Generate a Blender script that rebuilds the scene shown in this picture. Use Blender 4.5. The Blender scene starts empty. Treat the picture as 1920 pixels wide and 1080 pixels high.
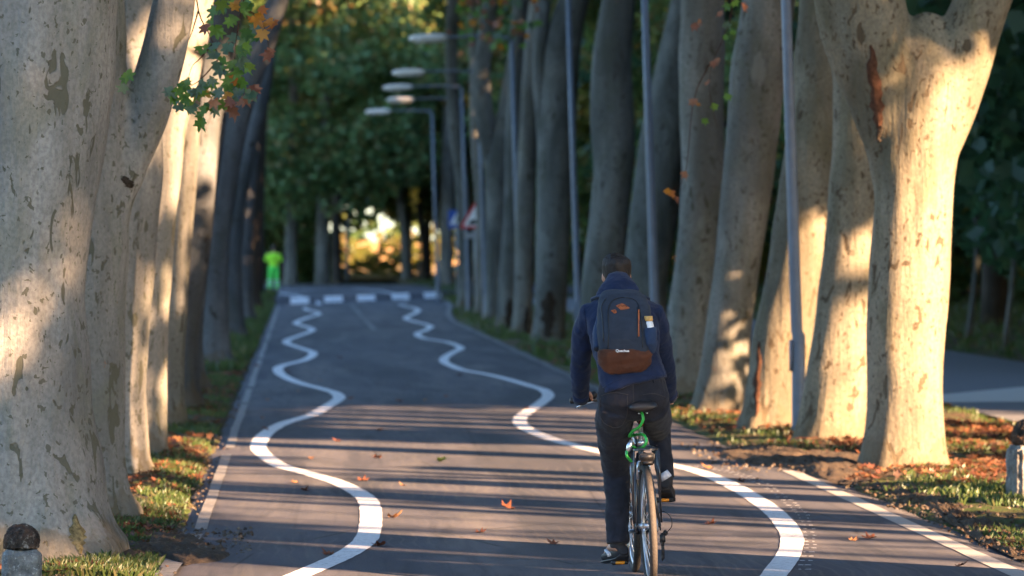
import bpy, bmesh, math, random
import numpy as np
from math import sin, cos, pi, radians as R
from mathutils import Vector, Matrix, noise

random.seed(7)
SC = bpy.context.scene
COL = SC.collection
F = 7440.0
CAM = Vector((0, 0, 1.89))
B_ = math.atan(75/F); A_ = math.atan(400/F*cos(B_))
FWD = Vector((sin(A_)*cos(B_), cos(A_)*cos(B_), -sin(B_)))
RGT = Vector((cos(A_), -sin(A_), 0))
UP = RGT.cross(FWD)

# photograph pixel (1920 wide) -> world point at distance d along the avenue / on the ground
def ray(px, py):
    v = FWD*F + RGT*(px-960) + UP*(540-py)
    return v / v.y
def at(px, py, d): return CAM + ray(px, py)*d
def gnd(px, py, z=0.0):
    v = ray(px, py)
    return CAM + v*((z-CAM.z)/v.z)
def ppm(d): return F/d

def sstep(t):
    t = max(0.0, min(1.0, t)); return t*t*(3-2*t)
def ramp_y(x): return 132.0 + 3.1*max(-1.0, min(6.5, x+.3))
def plateau(x, y): return .2*max(0.0, min(1.0, (y-ramp_y(x))/1.8))
def gnd2(px, py):
    p = gnd(px, py)
    for _ in range(12): p = gnd(px, py, plateau(p.x, p.y))
    return p

# ---------------------------------------------------------------- object helpers
def link(o, parent=None):
    COL.objects.link(o)
    if parent is not None: o.parent = parent
    return o
def tag(o, label=None, cat=None, group=None, kind=None):
    if label: o['label'] = label
    if cat: o['category'] = cat
    if group: o['group'] = group
    if kind: o['kind'] = kind
    return o
def empty(name, loc, label=None, cat=None, group=None, rz=0):
    o = bpy.data.objects.new(name, None); o.location = loc; o.rotation_euler = (0, 0, rz)
    o.empty_display_size = .1
    link(o); return tag(o, label, cat, group)
def mesh_obj(name, me, mats, parent=None, smooth=True, loc=None):
    if not isinstance(mats, (list, tuple)): mats = [mats]
    for m in mats: me.materials.append(m)
    if smooth and len(me.polygons):
        me.polygons.foreach_set('use_smooth', [True]*len(me.polygons))
    o = bpy.data.objects.new(name, me)
    if loc is not None: o.location = loc
    return link(o, parent)
def bobj(name, bm, mats, parent=None, smooth=True, loc=None, rel=None):
    """rel: world point taken as origin (vertices were built in world space)"""
    if rel is not None: bmesh.ops.translate(bm, verts=bm.verts, vec=-Vector(rel))
    me = bpy.data.meshes.new(name); bm.normal_update(); bm.to_mesh(me); bm.free()
    return mesh_obj(name, me, mats, parent, smooth, loc)
def np_mesh(name, verts, faces_flat, nper, matidx=None):
    me = bpy.data.meshes.new(name)
    nv = len(verts); nf = len(faces_flat)//nper
    me.vertices.add(nv); me.vertices.foreach_set('co', np.asarray(verts, dtype=np.float32).ravel())
    me.loops.add(len(faces_flat)); me.loops.foreach_set('vertex_index', np.asarray(faces_flat, dtype=np.int32))
    me.polygons.add(nf)
    me.polygons.foreach_set('loop_start', np.arange(nf, dtype=np.int32)*nper)
    if matidx is not None: me.polygons.foreach_set('material_index', np.asarray(matidx, dtype=np.int32))
    me.update(calc_edges=True); me.validate()
    return me
def copy_tree(o, parent=None):
    c = o.copy(); COL.objects.link(c); c.parent = parent
    for ch in o.children: copy_tree(ch, c)
    return c

def smoothpath(pts, n=6):
    """Catmull-Rom through tuples"""
    P = [tuple(p) for p in pts]
    P = [tuple(2*a-b for a, b in zip(P[0], P[1]))] + P + [tuple(2*a-b for a, b in zip(P[-1], P[-2]))]
    out = []
    for i in range(1, len(P)-2):
        p0, p1, p2, p3 = P[i-1:i+3]
        for k in range(n):
            t = k/n
            out.append(tuple(.5*((2*b)+(-a+c)*t+(2*a-5*b+4*c-d)*t*t+(-a+3*b-3*c+d)*t**3) for a, b, c, d in zip(p0, p1, p2, p3)))
    out.append(P[-2])
    return out

def loft(bm, pts, rads, seg=14, side=Vector((1, 0, 0)), cap=True, rfun=None):
    """tube through pts; rads = r or (a,b): a along 'side', b across"""
    n = len(pts); pts = [Vector(p) for p in pts]; rings = []
    for i, p in enumerate(pts):
        t = (pts[min(i+1, n-1)]-pts[max(i-1, 0)])
        if t.length < 1e-9: t = Vector((0, 0, 1))
        t.normalize()
        s = side - t*side.dot(t)
        if s.length < 1e-4: s = Vector((0, 1, 0)) - t*t.y
        s.normalize(); u = t.cross(s)
        r = rads[i] if isinstance(rads, (list, tuple)) else rads
        a, b = r if isinstance(r, (tuple, list)) else (r, r)
        ring = []
        for k in range(seg):
            th = 2*pi*k/seg
            f = rfun(p, th, i) if rfun else 1.0
            ring.append(bm.verts.new(p + s*(a*cos(th)*f) + u*(b*sin(th)*f)))
        rings.append(ring)
    for i in range(n-1):
        A, B = rings[i], rings[i+1]
        for k in range(seg):
            bm.faces.new((A[k], A[(k+1) % seg], B[(k+1) % seg], B[k]))
    if cap:
        bm.faces.new(rings[0][::-1]); bm.faces.new(rings[-1])
    return rings
def tube(bm, a, b, r, r2=None, seg=10): loft(bm, [a, b], [r, r if r2 is None else r2], seg)
def box(bm, c, s, rot=None, bevel=0):
    g = bmesh.ops.create_cube(bm, size=1)
    vs = g['verts']
    bmesh.ops.scale(bm, vec=Vector(s), verts=vs)
    if bevel:
        es = list({e for v in vs for e in v.link_edges})
        r = bmesh.ops.bevel(bm, geom=es, offset=bevel, segments=2, affect='EDGES')
        vs = list({v for f in r['faces'] for v in f.verts} | {v for v in vs if v.is_valid})
    if rot is not None: bmesh.ops.transform(bm, matrix=rot.to_4x4(), verts=vs)
    bmesh.ops.translate(bm, vec=Vector(c), verts=vs)
    return vs
def ball(bm, c, s, u=16, v=12):
    g = bmesh.ops.create_uvsphere(bm, u_segments=u, v_segments=v, radius=1)
    bmesh.ops.scale(bm, vec=Vector(s) if not isinstance(s, (int, float)) else Vector((s, s, s)), verts=g['verts'])
    bmesh.ops.translate(bm, vec=Vector(c), verts=g['verts'])
    return g['verts']
def torus(bm, c, Rr, r, axis='X', seg=64, ts=10, sx=1.0):
    vs = []
    for i in range(seg):
        th = 2*pi*i/seg; ring = []
        for k in range(ts):
            ph = 2*pi*k/ts
            rad = Rr + r*cos(ph); w = r*sin(ph)*sx
            if axis == 'X': p = Vector((w, rad*cos(th), rad*sin(th)))
            elif axis == 'Z': p = Vector((rad*cos(th), rad*sin(th), w))
            else: p = Vector((rad*cos(th), w, rad*sin(th)))
            ring.append(bm.verts.new(p+Vector(c)))
        vs.append(ring)
    for i in range(seg):
        A, B = vs[i], vs[(i+1) % seg]
        for k in range(ts):
            bm.faces.new((A[k], A[(k+1) % ts], B[(k+1) % ts], B[k]))
def remesh(name, bm, voxel, iters, mats, parent=None, rel=None, disp=None, loc=None):
    """fuse overlapping closed shells into one continuous surface"""
    if rel is not None: bmesh.ops.translate(bm, verts=bm.verts, vec=-Vector(rel))
    bmesh.ops.recalc_face_normals(bm, faces=bm.faces)
    me = bpy.data.meshes.new('tmp'); bm.to_mesh(me); bm.free()
    o = bpy.data.objects.new('tmp', me); COL.objects.link(o)
    m = o.modifiers.new('r', 'REMESH'); m.mode = 'VOXEL'; m.voxel_size = voxel
    if iters:
        s = o.modifiers.new('s', 'SMOOTH'); s.factor = .5; s.iterations = iters
    dg = bpy.context.evaluated_depsgraph_get(); dg.update()
    new = bpy.data.meshes.new_from_object(o.evaluated_get(dg))
    bpy.data.objects.remove(o); bpy.data.meshes.remove(me)
    new.name = name
    if disp:
        n = len(new.vertices); co = np.empty(n*3, dtype=np.float32); nn = np.empty(n*3, dtype=np.float32)
        new.vertices.foreach_get('co', co); new.vertex_normals.foreach_get('vector', nn)
        co = co.reshape(-1, 3); dv = np.array([disp(Vector(c)) for c in co.tolist()])
        new.vertices.foreach_set('co', (co+nn.reshape(-1, 3)*dv[:, None]).astype(np.float32).ravel()); new.update()
    new.materials.clear()
    return mesh_obj(name, new, mats, parent, True, loc)

# ---------------------------------------------------------------- materials
class NT:
    def __init__(s, name):
        s.m = bpy.data.materials.new(name); s.m.use_nodes = True
        s.t = s.m.node_tree; s.t.nodes.clear()
        s.out = s.n('ShaderNodeOutputMaterial')
    def n(s, ty, **kw):
        nd = s.t.nodes.new(ty)
        for k, v in kw.items():
            if k in nd.inputs.keys(): nd.inputs[k].default_value = v
            else: setattr(nd, k, v)
        return nd
    def l(s, a, b): s.t.links.new(a, b)
    def coord(s, scale=(1, 1, 1), rnd=False, kind='Object'):
        c = s.n('ShaderNodeTexCoord'); mp = s.n('ShaderNodeMapping'); mp.inputs['Scale'].default_value = scale
        s.l(c.outputs[kind], mp.inputs['Vector'])
        if rnd:
            oi = s.n('ShaderNodeObjectInfo'); mu = s.n('ShaderNodeMath', operation='MULTIPLY'); mu.inputs[1].default_value = 37.0
            s.l(oi.outputs['Random'], mu.inputs[0]); s.l(mu.outputs[0], mp.inputs['Location'])
        return mp.outputs[0]
    def noise(s, vec, scale, detail=4, rough=.55, dist=0):
        nd = s.n('ShaderNodeTexNoise'); nd.inputs['Scale'].default_value = scale; nd.inputs['Detail'].default_value = detail
        nd.inputs['Roughness'].default_value = rough; nd.inputs['Distortion'].default_value = dist
        if vec is not None: s.l(vec, nd.inputs['Vector'])
        return nd.outputs['Fac']
    def voro(s, vec, scale, feature='F1'):
        nd = s.n('ShaderNodeTexVoronoi', feature=feature); nd.inputs['Scale'].default_value = scale
        if vec is not None: s.l(vec, nd.inputs['Vector'])
        return nd.outputs['Distance']
    def ramp(s, fac, stops):
        nd = s.n('ShaderNodeValToRGB'); cr = nd.color_ramp
        while len(cr.elements) < len(stops): cr.elements.new(.5)
        for e, (p, c) in zip(cr.elements, stops):
            e.position = p; e.color = (c, c, c, 1) if isinstance(c, (int, float)) else (*c, 1)
        s.l(fac, nd.inputs[0]); return nd.outputs[0]
    def mix(s, fac, a, b, mode='MIX'):
        nd = s.n('ShaderNodeMix', data_type='RGBA', blend_type=mode)
        for sock, v in ((nd.inputs[0], fac), (nd.inputs[6], a), (nd.inputs[7], b)):
            if isinstance(v, (int, float)): sock.default_value = v
            elif isinstance(v, tuple): sock.default_value = (*v, 1)
            else: s.l(v, sock)
        return nd.outputs[2]
    def math(s, op, a, b=0.0):
        nd = s.n('ShaderNodeMath', operation=op)
        for i, v in enumerate((a, b)):
            if isinstance(v, (int, float)): nd.inputs[i].default_value = v
            else: s.l(v, nd.inputs[i])
        return nd.outputs[0]
    def bsdf(s, col, rough=.7, spec=.3, metal=0, bump=None, bstr=.3, bdist=.02, sheen=0, coat=0):
        p = s.n('ShaderNodeBsdfPrincipled')
        if isinstance(col, tuple): p.inputs['Base Color'].default_value = (*col, 1)
        else: s.l(col, p.inputs['Base Color'])
        if isinstance(rough, (int, float)): p.inputs['Roughness'].default_value = rough
        else: s.l(rough, p.inputs['Roughness'])
        p.inputs['Specular IOR Level'].default_value = spec; p.inputs['Metallic'].default_value = metal
        p.inputs['Sheen Weight'].default_value = sheen; p.inputs['Coat Weight'].default_value = coat
        if bump is not None:
            b = s.n('ShaderNodeBump'); b.inputs['Strength'].default_value = bstr; b.inputs['Distance'].default_value = bdist
            s.l(bump, b.inputs['Height']); s.l(b.outputs[0], p.inputs['Normal'])
        s.l(p.outputs[0], s.out.inputs[0]); return p

def simple(name, col, rough=.6, spec=.3, metal=0, var=.15, nscale=30, bstr=.15, sheen=0, coat=0):
    t = NT(name); v = t.coord()
    n = t.noise(v, nscale, 5, .6)
    c = t.ramp(n, [(.3, tuple(x*(1-var) for x in col)), (.7, tuple(min(1, x*(1+var)) for x in col))])
    t.bsdf(c, rough, spec, metal, n, bstr, .004, sheen, coat); return t.m

def mat_bark(name, dark=(.24, .235, .2), light=(.40, .385, .335), patch=(.12, .115, .07), amount=.5, dirt=True):
    t = NT(name); v = t.coord((1, 1, .42), rnd=True); v2 = t.coord((1, 1, .8), rnd=True); vz = t.coord((1, 1, .1), rnd=True)
    big = t.noise(v, 1.6, 3, .5, .6)
    base = t.ramp(big, [(.38, dark), (.5, tuple((a+b)/2 for a, b in zip(dark, light))), (.62, light)])
    ol = t.noise(v, 2.9, 4, .6, .8)
    base = t.mix(t.ramp(ol, [(.5, 0.0), (.62, .45)]), base, (dark[0]*.95, dark[1]*.98, dark[2]*.72))
    st = t.noise(vz, 9, 5, .6)
    base = t.mix(t.ramp(st, [(.35, .0), (.75, .35)]), base, tuple(x*.62 for x in dark))
    fine = t.noise(v2, 38, 4, .65)
    base = t.mix(t.ramp(fine, [(.38, .45), (.6, 0.0)]), base, tuple(x*.6 for x in dark))
    # flaked patches
    w = t.noise(v, 9, 3, .5, .9)
    pm = t.ramp(w, [(.685-.07*amount, 0.0), (.70-.07*amount, 1.0)])
    base = t.mix(t.math('MULTIPLY', pm, .9), base, patch)
    w2 = t.noise(v2, 24, 3, .5, .5)
    pm2 = t.ramp(w2, [(.665-.04*amount, 0.0), (.68-.04*amount, 1.0)])
    base = t.mix(t.math('MULTIPLY', pm2, .85), base, tuple(x*.95 for x in patch))
    w3 = t.noise(v, 3.3, 3, .5, .4)
    base = t.mix(t.ramp(w3, [(.27, .3), (.32, 0.0)]), base, tuple(min(1, x*1.2) for x in light))
    ru = t.noise(v2, 4.2, 5, .7, 1.0)
    base = t.mix(t.ramp(ru, [(.69, 0.0), (.72, .6)]), base, (.2, .1, .05))
    if dirt:
        c = t.n('ShaderNodeTexCoord'); sx = t.n('ShaderNodeSeparateXYZ'); t.l(c.outputs['Object'], sx.inputs[0])
        dn = t.noise(v2, 5, 4, .6)
        h = t.math('ADD', sx.outputs[2], t.math('MULTIPLY', t.math('SUBTRACT', dn, .28), -.8))
        base = t.mix(t.ramp(h, [(-.0, .55), (.06, 0.0)]), base, (.10, .08, .05))
    hb = t.math('ADD', t.math('MULTIPLY', fine, .25), t.math('ADD', t.math('MULTIPLY', pm, -.5), t.math('MULTIPLY', st, 1.2)))
    t.bsdf(base, .85, .15, 0, hb, .7, .035)
    return t.m

def mat_leaf(name, cols, trans=.5, nscale=.5):
    """cols: list of leaf colours picked leaf by leaf"""
    t = NT(name); g = t.n('ShaderNodeNewGeometry')
    n = len(cols); stops = [(i/n, c) for i, c in enumerate(cols)]
    nd = t.n('ShaderNodeValToRGB'); cr = nd.color_ramp; cr.interpolation = 'CONSTANT'
    while len(cr.elements) < n: cr.elements.new(.5)
    for e, (p, c) in zip(cr.elements, stops): e.position = p; e.color = (*c, 1)
    t.l(g.outputs['Random Per Island'], nd.inputs[0])
    nz = t.noise(t.coord(rnd=True), nscale, 3, .6)
    col = t.mix(t.ramp(nz, [(.35, .0), (.65, .55)]), nd.outputs[0], tuple(x*1.5 for x in cols[0]), 'MIX')
    d = t.n('ShaderNodeBsdfDiffuse'); tr = t.n('ShaderNodeBsdfTranslucent'); gl = t.n('ShaderNodeBsdfGlossy'); gl.inputs['Roughness'].default_value = .42
    t.l(col, d.inputs[0]); t.l(col, tr.inputs[0]); gl.inputs[0].default_value = (.8, .9, 1, 1)
    m1 = t.n('ShaderNodeMixShader'); m1.inputs[0].default_value = trans; t.l(d.outputs[0], m1.inputs[1]); t.l(tr.outputs[0], m1.inputs[2])
    m2 = t.n('ShaderNodeMixShader'); m2.inputs[0].default_value = .02; t.l(m1.outputs[0], m2.inputs[1]); t.l(gl.outputs[0], m2.inputs[2])
    t.l(m2.outputs[0], t.out.inputs[0]); return t.m

M = {}
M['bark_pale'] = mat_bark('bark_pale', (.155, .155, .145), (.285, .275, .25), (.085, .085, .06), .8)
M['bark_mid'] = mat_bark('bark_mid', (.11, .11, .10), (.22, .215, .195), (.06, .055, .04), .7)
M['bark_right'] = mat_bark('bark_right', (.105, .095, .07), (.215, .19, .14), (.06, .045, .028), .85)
M['bark_far'] = mat_bark('bark_far', (.07, .075, .07), (.165, .17, .16), (.04, .035, .03), .6)  # shade on the distant trunks put into a darker bark colour
M['bark_left'] = mat_bark('bark_left', (.065, .072, .08), (.14, .15, .16), (.035, .033, .03), .4)  # same bark darkened and blued, the left row's shade in its colour
M['bark_dark'] = mat_bark('bark_dark', (.035, .03, .025), (.07, .06, .05), (.03, .02, .02), .2)  # near-black bark with deep shade put into its colour
M['leaf'] = mat_leaf('leaf', [(.09, .15, .045), (.12, .165, .05), (.07, .13, .05), (.15, .15, .045), (.10, .15, .065), (.20, .12, .045)])
M['leaf_dark'] = mat_leaf('leaf_dark', [(.13, .23, .09), (.17, .25, .09), (.11, .19, .08), (.19, .22, .07), (.24, .17, .06)])
M['leaf_shade'] = mat_leaf('leaf_shade', [(.035, .085, .04), (.045, .09, .04), (.03, .065, .03), (.045, .075, .03)])  # darker leaf colours, putting the wood's shade into the foliage
M['leaf_yellow'] = mat_leaf('leaf_yellow', [(.15, .16, .03), (.20, .18, .035), (.12, .13, .03), (.22, .14, .03), (.09, .13, .03)])
M['leaf_lit'] = mat_leaf('leaf_lit', [(.12, .11, .04), (.16, .13, .05), (.14, .10, .04)])

def mat_asphalt():
    t = NT('asphalt'); v = t.coord(); vs = t.coord((1, .12, 1)); v3 = t.coord((1, .35, 1))
    fine = t.noise(v, 160, 3, .7); med = t.noise(v3, 2.2, 5, .6, .3); big = t.noise(vs, 1.1, 4, .55, .8)
    c = t.ramp(big, [(.36, (.048, .051, .068)), (.5, (.076, .077, .094)), (.64, (.116, .109, .116))])
    c = t.mix(t.ramp(med, [(.36, .55), (.5, 0.0)]), c, (.045, .048, .055))
    c = t.mix(t.ramp(med, [(.55, 0.0), (.7, .4)]), c, (.12, .11, .095))
    c = t.mix(t.ramp(fine, [(.35, .5), (.5, 0.0)]), c, (.03, .03, .034))
    c = t.mix(t.ramp(fine, [(.58, 0.0), (.72, .5)]), c, (.22, .21, .19))
    sp = t.noise(v, 55, 4, .75)
    c = t.mix(t.ramp(sp, [(.60, 0.0), (.68, .45)]), c, (.20, .18, .15))
    c = t.mix(t.ramp(sp, [(.30, .6), (.38, 0.0)]), c, (.022, .024, .03))
    sm = t.noise(t.coord((1.6, .10, 1)), 1.7, 5, .65, 1.4)
    c = t.mix(t.ramp(sm, [(.36, .55), (.47, 0.0)]), c, (.03, .034, .044))
    c = t.mix(t.ramp(sm, [(.56, 0.0), (.70, .45)]), c, (.13, .125, .12))
    # darker repair patches and tyre polish
    pt = t.noise(t.coord((.55, .07, 1)), 1.3, 2, .4)
    c = t.mix(t.ramp(pt, [(.54, 0.0), (.6, .6)]), c, (.028, .032, .042))
    sw = t.n('ShaderNodeTexWave'); sw.inputs['Scale'].default_value = 5; sw.inputs['Distortion'].default_value = 9; sw.inputs['Detail'].default_value = 3
    sw.inputs['Detail Scale'].default_value = .6; t.l(t.coord((.7, .3, 1)), sw.inputs['Vector'])
    c = t.mix(t.math('MULTIPLY', t.ramp(sw.outputs['Fac'], [(.8, 0.0), (1, .3)]), t.ramp(t.noise(v, .25, 2), [(.5, 0.0), (.62, 1.0)])), c, (.16, .145, .13))
    cr = t.voro(t.coord((.35, .12, 1)), 1.6, 'DISTANCE_TO_EDGE')
    c = t.mix(t.math('MULTIPLY', t.ramp(cr, [(.0, .8), (.006, 0.0)]), t.ramp(med, [(.45, 0.0), (.55, 1.0)])), c, (.02, .02, .022))
    t.bsdf(c, .82, .25, 0, t.math('ADD', fine, t.math('ADD', t.math('MULTIPLY', med, .8), sp)), .3, .006)
    return t.m
M['asphalt'] = mat_asphalt()
def mat_paint(name, col, wear=.35):
    t = NT(name); v = t.coord(); n = t.noise(v, 26, 6, .7); n2 = t.noise(v, 150, 3, .7); n3 = t.noise(v, 1.5, 3)
    c = t.mix(t.ramp(n3, [(.35, 0.0), (.7, .25)]), col, tuple(x*.7 for x in col))
    k = t.math('ADD', t.math('MULTIPLY', n, .6), t.math('MULTIPLY', n2, .4))
    c = t.mix(t.ramp(k, [(.30+wear*.1, 1.0), (.36+wear*.22, 0.0)]), c, (.10, .10, .105))
    t.bsdf(c, .6, .3, 0, n2, .3, .004); return t.m
M['paint'] = mat_paint('white_paint', (.68, .69, .71), .55)
M['old_paint'] = mat_paint('old_paint', (.25, .245, .24), .95)
M['mark_paint'] = mat_paint('mark_paint', (.82, .83, .84), .15)
M['edge_paint'] = mat_paint('edge_paint', (.36, .35, .335), .5)
M['faded_paint'] = mat_paint('faded_paint', (.105, .11, .122), .8)
def mat_ground():
    t = NT('ground'); v = t.coord(); a = t.noise(v, .35, 4, .6); b = t.noise(v, 2.5, 5, .65); c0 = t.noise(v, 28, 5, .7)
    grass = t.ramp(c0, [(.3, (.03, .05, .015)), (.6, (.07, .095, .03)), (.8, (.12, .12, .05))])
    soil = t.ramp(c0, [(.3, (.05, .035, .022)), (.6, (.12, .085, .055)), (.8, (.2, .14, .08))])
    k = t.math('ADD', t.math('MULTIPLY', a, .5), t.math('MULTIPLY', b, .5))
    c = t.mix(t.ramp(k, [(.44, 0.0), (.54, 1.0)]), grass, soil)
    t.bsdf(c, .95, .1, 0, c0, .8, .03); return t.m
M['ground'] = mat_ground()
def mat_soil():
    t = NT('soil'); v = t.coord(); c0 = t.noise(v, 30, 6, .75); b = t.noise(v, 5, 4, .6)
    c = t.ramp(c0, [(.3, (.045, .034, .026)), (.55, (.12, .088, .062)), (.75, (.24, .18, .13))])
    c = t.mix(t.ramp(b, [(.4, 0.0), (.6, .6)]), c, (.06, .055, .05))
    t.bsdf(c, .95, .1, 0, t.math('ADD', c0, b), 1, .03); return t.m
M['soil'] = mat_soil()
M['drygrass'] = simple('dry_grass', (.27, .18, .07), .95, .1, var=.6, nscale=.35)
M['plaster'] = simple('pale_plaster', (.27, .17, .085), .9, .1, var=.6, nscale=.7)
M['path'] = simple('path_asphalt', (.14, .145, .16), .85, .2, var=.2, nscale=40)
M['pathband'] = simple('path_band', (.42, .41, .39), .85, .2, var=.12, nscale=25)
def mat_grassblade():
    return mat_leaf('grass_blade', [(.05, .085, .02), (.07, .10, .03), (.04, .07, .02), (.10, .11, .04), (.06, .09, .03), (.14, .12, .06)], .4, .8)
M['blade'] = mat_grassblade()
M['litter'] = mat_leaf('leaf_litter', [(.13, .052, .026), (.16, .072, .034), (.10, .04, .022), (.19, .11, .055), (.075, .045, .033), (.14, .06, .042), (.12, .08, .05)], .25, .8)
M['dryleaf'] = simple('dry_leaf', (.15, .055, .03), .7, .2, var=.35, nscale=40)
M['tanleaf'] = simple('tan_leaf', (.25, .12, .055), .7, .2, var=.3, nscale=40)
M['greenleaf'] = simple('green_leaf', (.08, .14, .03), .6, .3, var=.25, nscale=40)

M['crumb'] = mat_leaf('gravel_crumbs', [(.07, .055, .04), (.11, .09, .07), (.045, .035, .03), (.15, .13, .11), (.11, .06, .035)], .0, 3)
# ---------------------------------------------------------------- foliage meshes
NPR = np.random.RandomState(11)
def rot_mats(n, rs, tilt=None):
    """random rotation matrices; tilt limits how far the local z leans from up"""
    yaw = rs.uniform(0, 2*pi, n); roll = rs.uniform(0, 2*pi, n)
    til = np.arccos(rs.uniform(-1, 1, n)) if tilt is None else np.abs(rs.normal(0, tilt, n))
    cz, sz = np.cos(yaw), np.sin(yaw); cx, sx = np.cos(til), np.sin(til); cr, sr = np.cos(roll), np.sin(roll)
    Z = np.zeros(n); O = np.ones(n)
    A = np.stack([np.stack([cz, -sz, Z], 1), np.stack([sz, cz, Z], 1), np.stack([Z, Z, O], 1)], 1)
    B = np.stack([np.stack([O, Z, Z], 1), np.stack([Z, cx, -sx], 1), np.stack([Z, sx, cx], 1)], 1)
    C = np.stack([np.stack([cr, -sr, Z], 1), np.stack([sr, cr, Z], 1), np.stack([Z, Z, O], 1)], 1)
    return A @ B @ C
OUTL = [(0,1.0),(10,.74),(24,.50),(37,.66),(50,.90),(61,.68),(77,.44),(92,.56),(107,.70),(124,.50),(150,.44),(170,.40)]
def lobed(n_out=15, curl=.25, seed=0, lobes=5):
    """five pointed plane leaf as a triangle fan: verts, tris"""
    rr = random.Random(seed)
    src = OUTL if n_out > 12 else OUTL[::2]
    half = [(th, r) for th, r in src]
    ring = half + [(180, .16)] + [(360-th, r) for th, r in half[:0:-1]]
    pts = [(0, 0, 0)]; ph = rr.uniform(0, 6); tw = rr.uniform(-.5, .5)
    for th, r in ring:
        th = math.radians(th); r *= .52*(1+rr.uniform(-.09, .09)); x, y = r*cos(th), r*sin(th)
        pts.append((x, y, curl*(x*x*1.1+abs(y)*.35*abs(y)*2+.10*sin(th*3+ph)*r+tw*x*y)+rr.uniform(-.03, .03)*curl))
    tris = []; n = len(ring)
    for i in range(n): tris += [0, 1+i, 1+(i+1) % n]
    return np.array(pts), np.array(tris)
QUAD = (np.array([(-.5, -.28, 0), (.1, -.42, .07), (.55, .05, 0), (.0, .42, .08)]), np.array([0, 1, 2, 3]))
def scatter(name, tmpl, nper, pos, size, rs, tilt=None, sl=.3):
    v, f = tmpl; n = len(pos)
    Rm = rot_mats(n, rs, tilt); s = size*rs.uniform(1-sl, 1+sl, n)
    V = np.einsum('nij,kj->nki', Rm, v)*s[:, None, None] + pos[:, None, :]
    Fm = f[None, :] + (np.arange(n)*len(v))[:, None]
    return np_mesh(name, V.reshape(-1, 3), Fm.ravel(), nper)
def crown_pos(n, rx, ry, rz, rs, clumps=60, flat=.0):
    c = rs.normal(0, 1, (clumps, 3)); c /= np.linalg.norm(c, axis=1)[:, None]
    c *= (rs.uniform(.25, 1, clumps)**.45)[:, None]
    cr = rs.uniform(.13, .26, clumps)
    w = cr**2; idx = rs.choice(clumps, n, p=w/w.sum())
    p = rs.normal(0, 1, (n, 3)); p /= np.linalg.norm(p, axis=1)[:, None]
    p *= (rs.uniform(.15, 1, n)**.4)[:, None]*cr[idx][:, None]; p[:, 2] *= .7
    p += c[idx]
    return p*np.array([rx, ry, rz])
CROWN = {}
def crown_mesh(key, n, rx, ry, rz, size, seed, mat, clumps=60):
    rs = np.random.RandomState(seed)
    me = scatter('crown_'+key, QUAD, 4, crown_pos(n, rx, ry, rz, rs, clumps), size, rs)
    me.materials.append(mat); CROWN[key] = me
crown_mesh('avenue', 6500, 4.2, 4.2, 4.2, .30, 1, M['leaf'], 70)
crown_mesh('big_a', 15000, 6, 6, 7.5, .34, 2, M['leaf'], 110)
crown_mesh('big_b', 15000, 6, 6, 7.5, .34, 3, M['leaf_dark'], 110)
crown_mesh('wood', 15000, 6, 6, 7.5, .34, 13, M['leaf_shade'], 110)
crown_mesh('big_c', 13000, 5.5, 5.5, 7, .32, 4, M['leaf_yellow'], 90)
crown_mesh('big_lit', 9000, 6, 6, 7, .4, 5, M['leaf_lit'], 90)
crown_mesh('bush_a', 5000, 2.6, 2.2, 1.7, .2, 6, M['leaf_dark'], 50)
crown_mesh('bush_b', 4000, 2.4, 2.0, 1.6, .2, 8, M['leaf_yellow'], 40)
crown_mesh('grove', 4000, 4.4, 4.4, 3.6, .30, 9, M['leaf'], 34)

# ---------------------------------------------------------------- terrain, road, path
XL0 = -.80
def road_edges(y):
    xl = XL0 + .05*noise.noise(Vector((3, y*.7, 0))) + .03*noise.noise(Vector((9, y*3, 0)))
    xr = 4.42 if y < 33 else 4.42 - .3*sstep((y-33)/6)
    xr += .07*noise.noise(Vector((7, y*.5, 0))) + .04*noise.noise(Vector((5, y*2.5, 0)))
    if y > 100: xr += 1.2*sstep((y-100)/42)
    return xl, xr
def road_z(x, y): return plateau(x, y) + .0
def G(x, y):
    xl, xr = road_edges(y)
    z = plateau(x, y)
    junction = 150 < y < 182 and -45 < x < 45
    d = max(xl-x, x-xr)
    if junction or d < 0: return z - .05 - (.0 if junction else min(.1, -d*.5))
    k = sstep(d/.35)
    b = .035 + .05*noise.noise(Vector((x*1.3, y*.6, 1))) + .02*noise.noise(Vector((x*5, y*4, 2)))
    z += -.01 + k*b
    if 7.6 < x < 12.1 and y > 5: z = plateau(x, y) - .03 + .0*k
    return z
def grid(name, xs, ys, zf, mat, kind='structure', colf=None):
    nx, ny = len(xs), len(ys)
    V = [(x, y, zf(x, y)) for y in ys for x in xs]
    Fc = []
    for j in range(ny-1):
        for i in range(nx-1):
            a = j*nx+i; Fc += [a, a+1, a+nx+1, a+nx]
    me = np_mesh(name, V, Fc, 4); o = mesh_obj(name, me, mat); tag(o, kind=kind); return o
def steps(*segs):
    out = []
    for a, b, s in segs:
        n = max(1, round((b-a)/s)); out += [a+(b-a)*i/n for i in range(n)]
    return out + [segs[-1][1]]
xs = steps((-420, -60, 60), (-60, -10, 5), (-10, -3, .6), (-3, -.4, .1), (-.4, 4, .55), (4, 9, .15), (9, 14, .5), (14, 60, 4), (60, 460, 50))
ys = steps((-120, -10, 11), (-10, 18, 1), (18, 60, .2), (60, 128, .7), (128, 156, .4), (156, 190, 2), (190, 300, 10), (300, 900, 100))
tag(grid('ground', xs, ys, G, M['ground']), 'grassy ground with bare soil under the plane trees')
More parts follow.
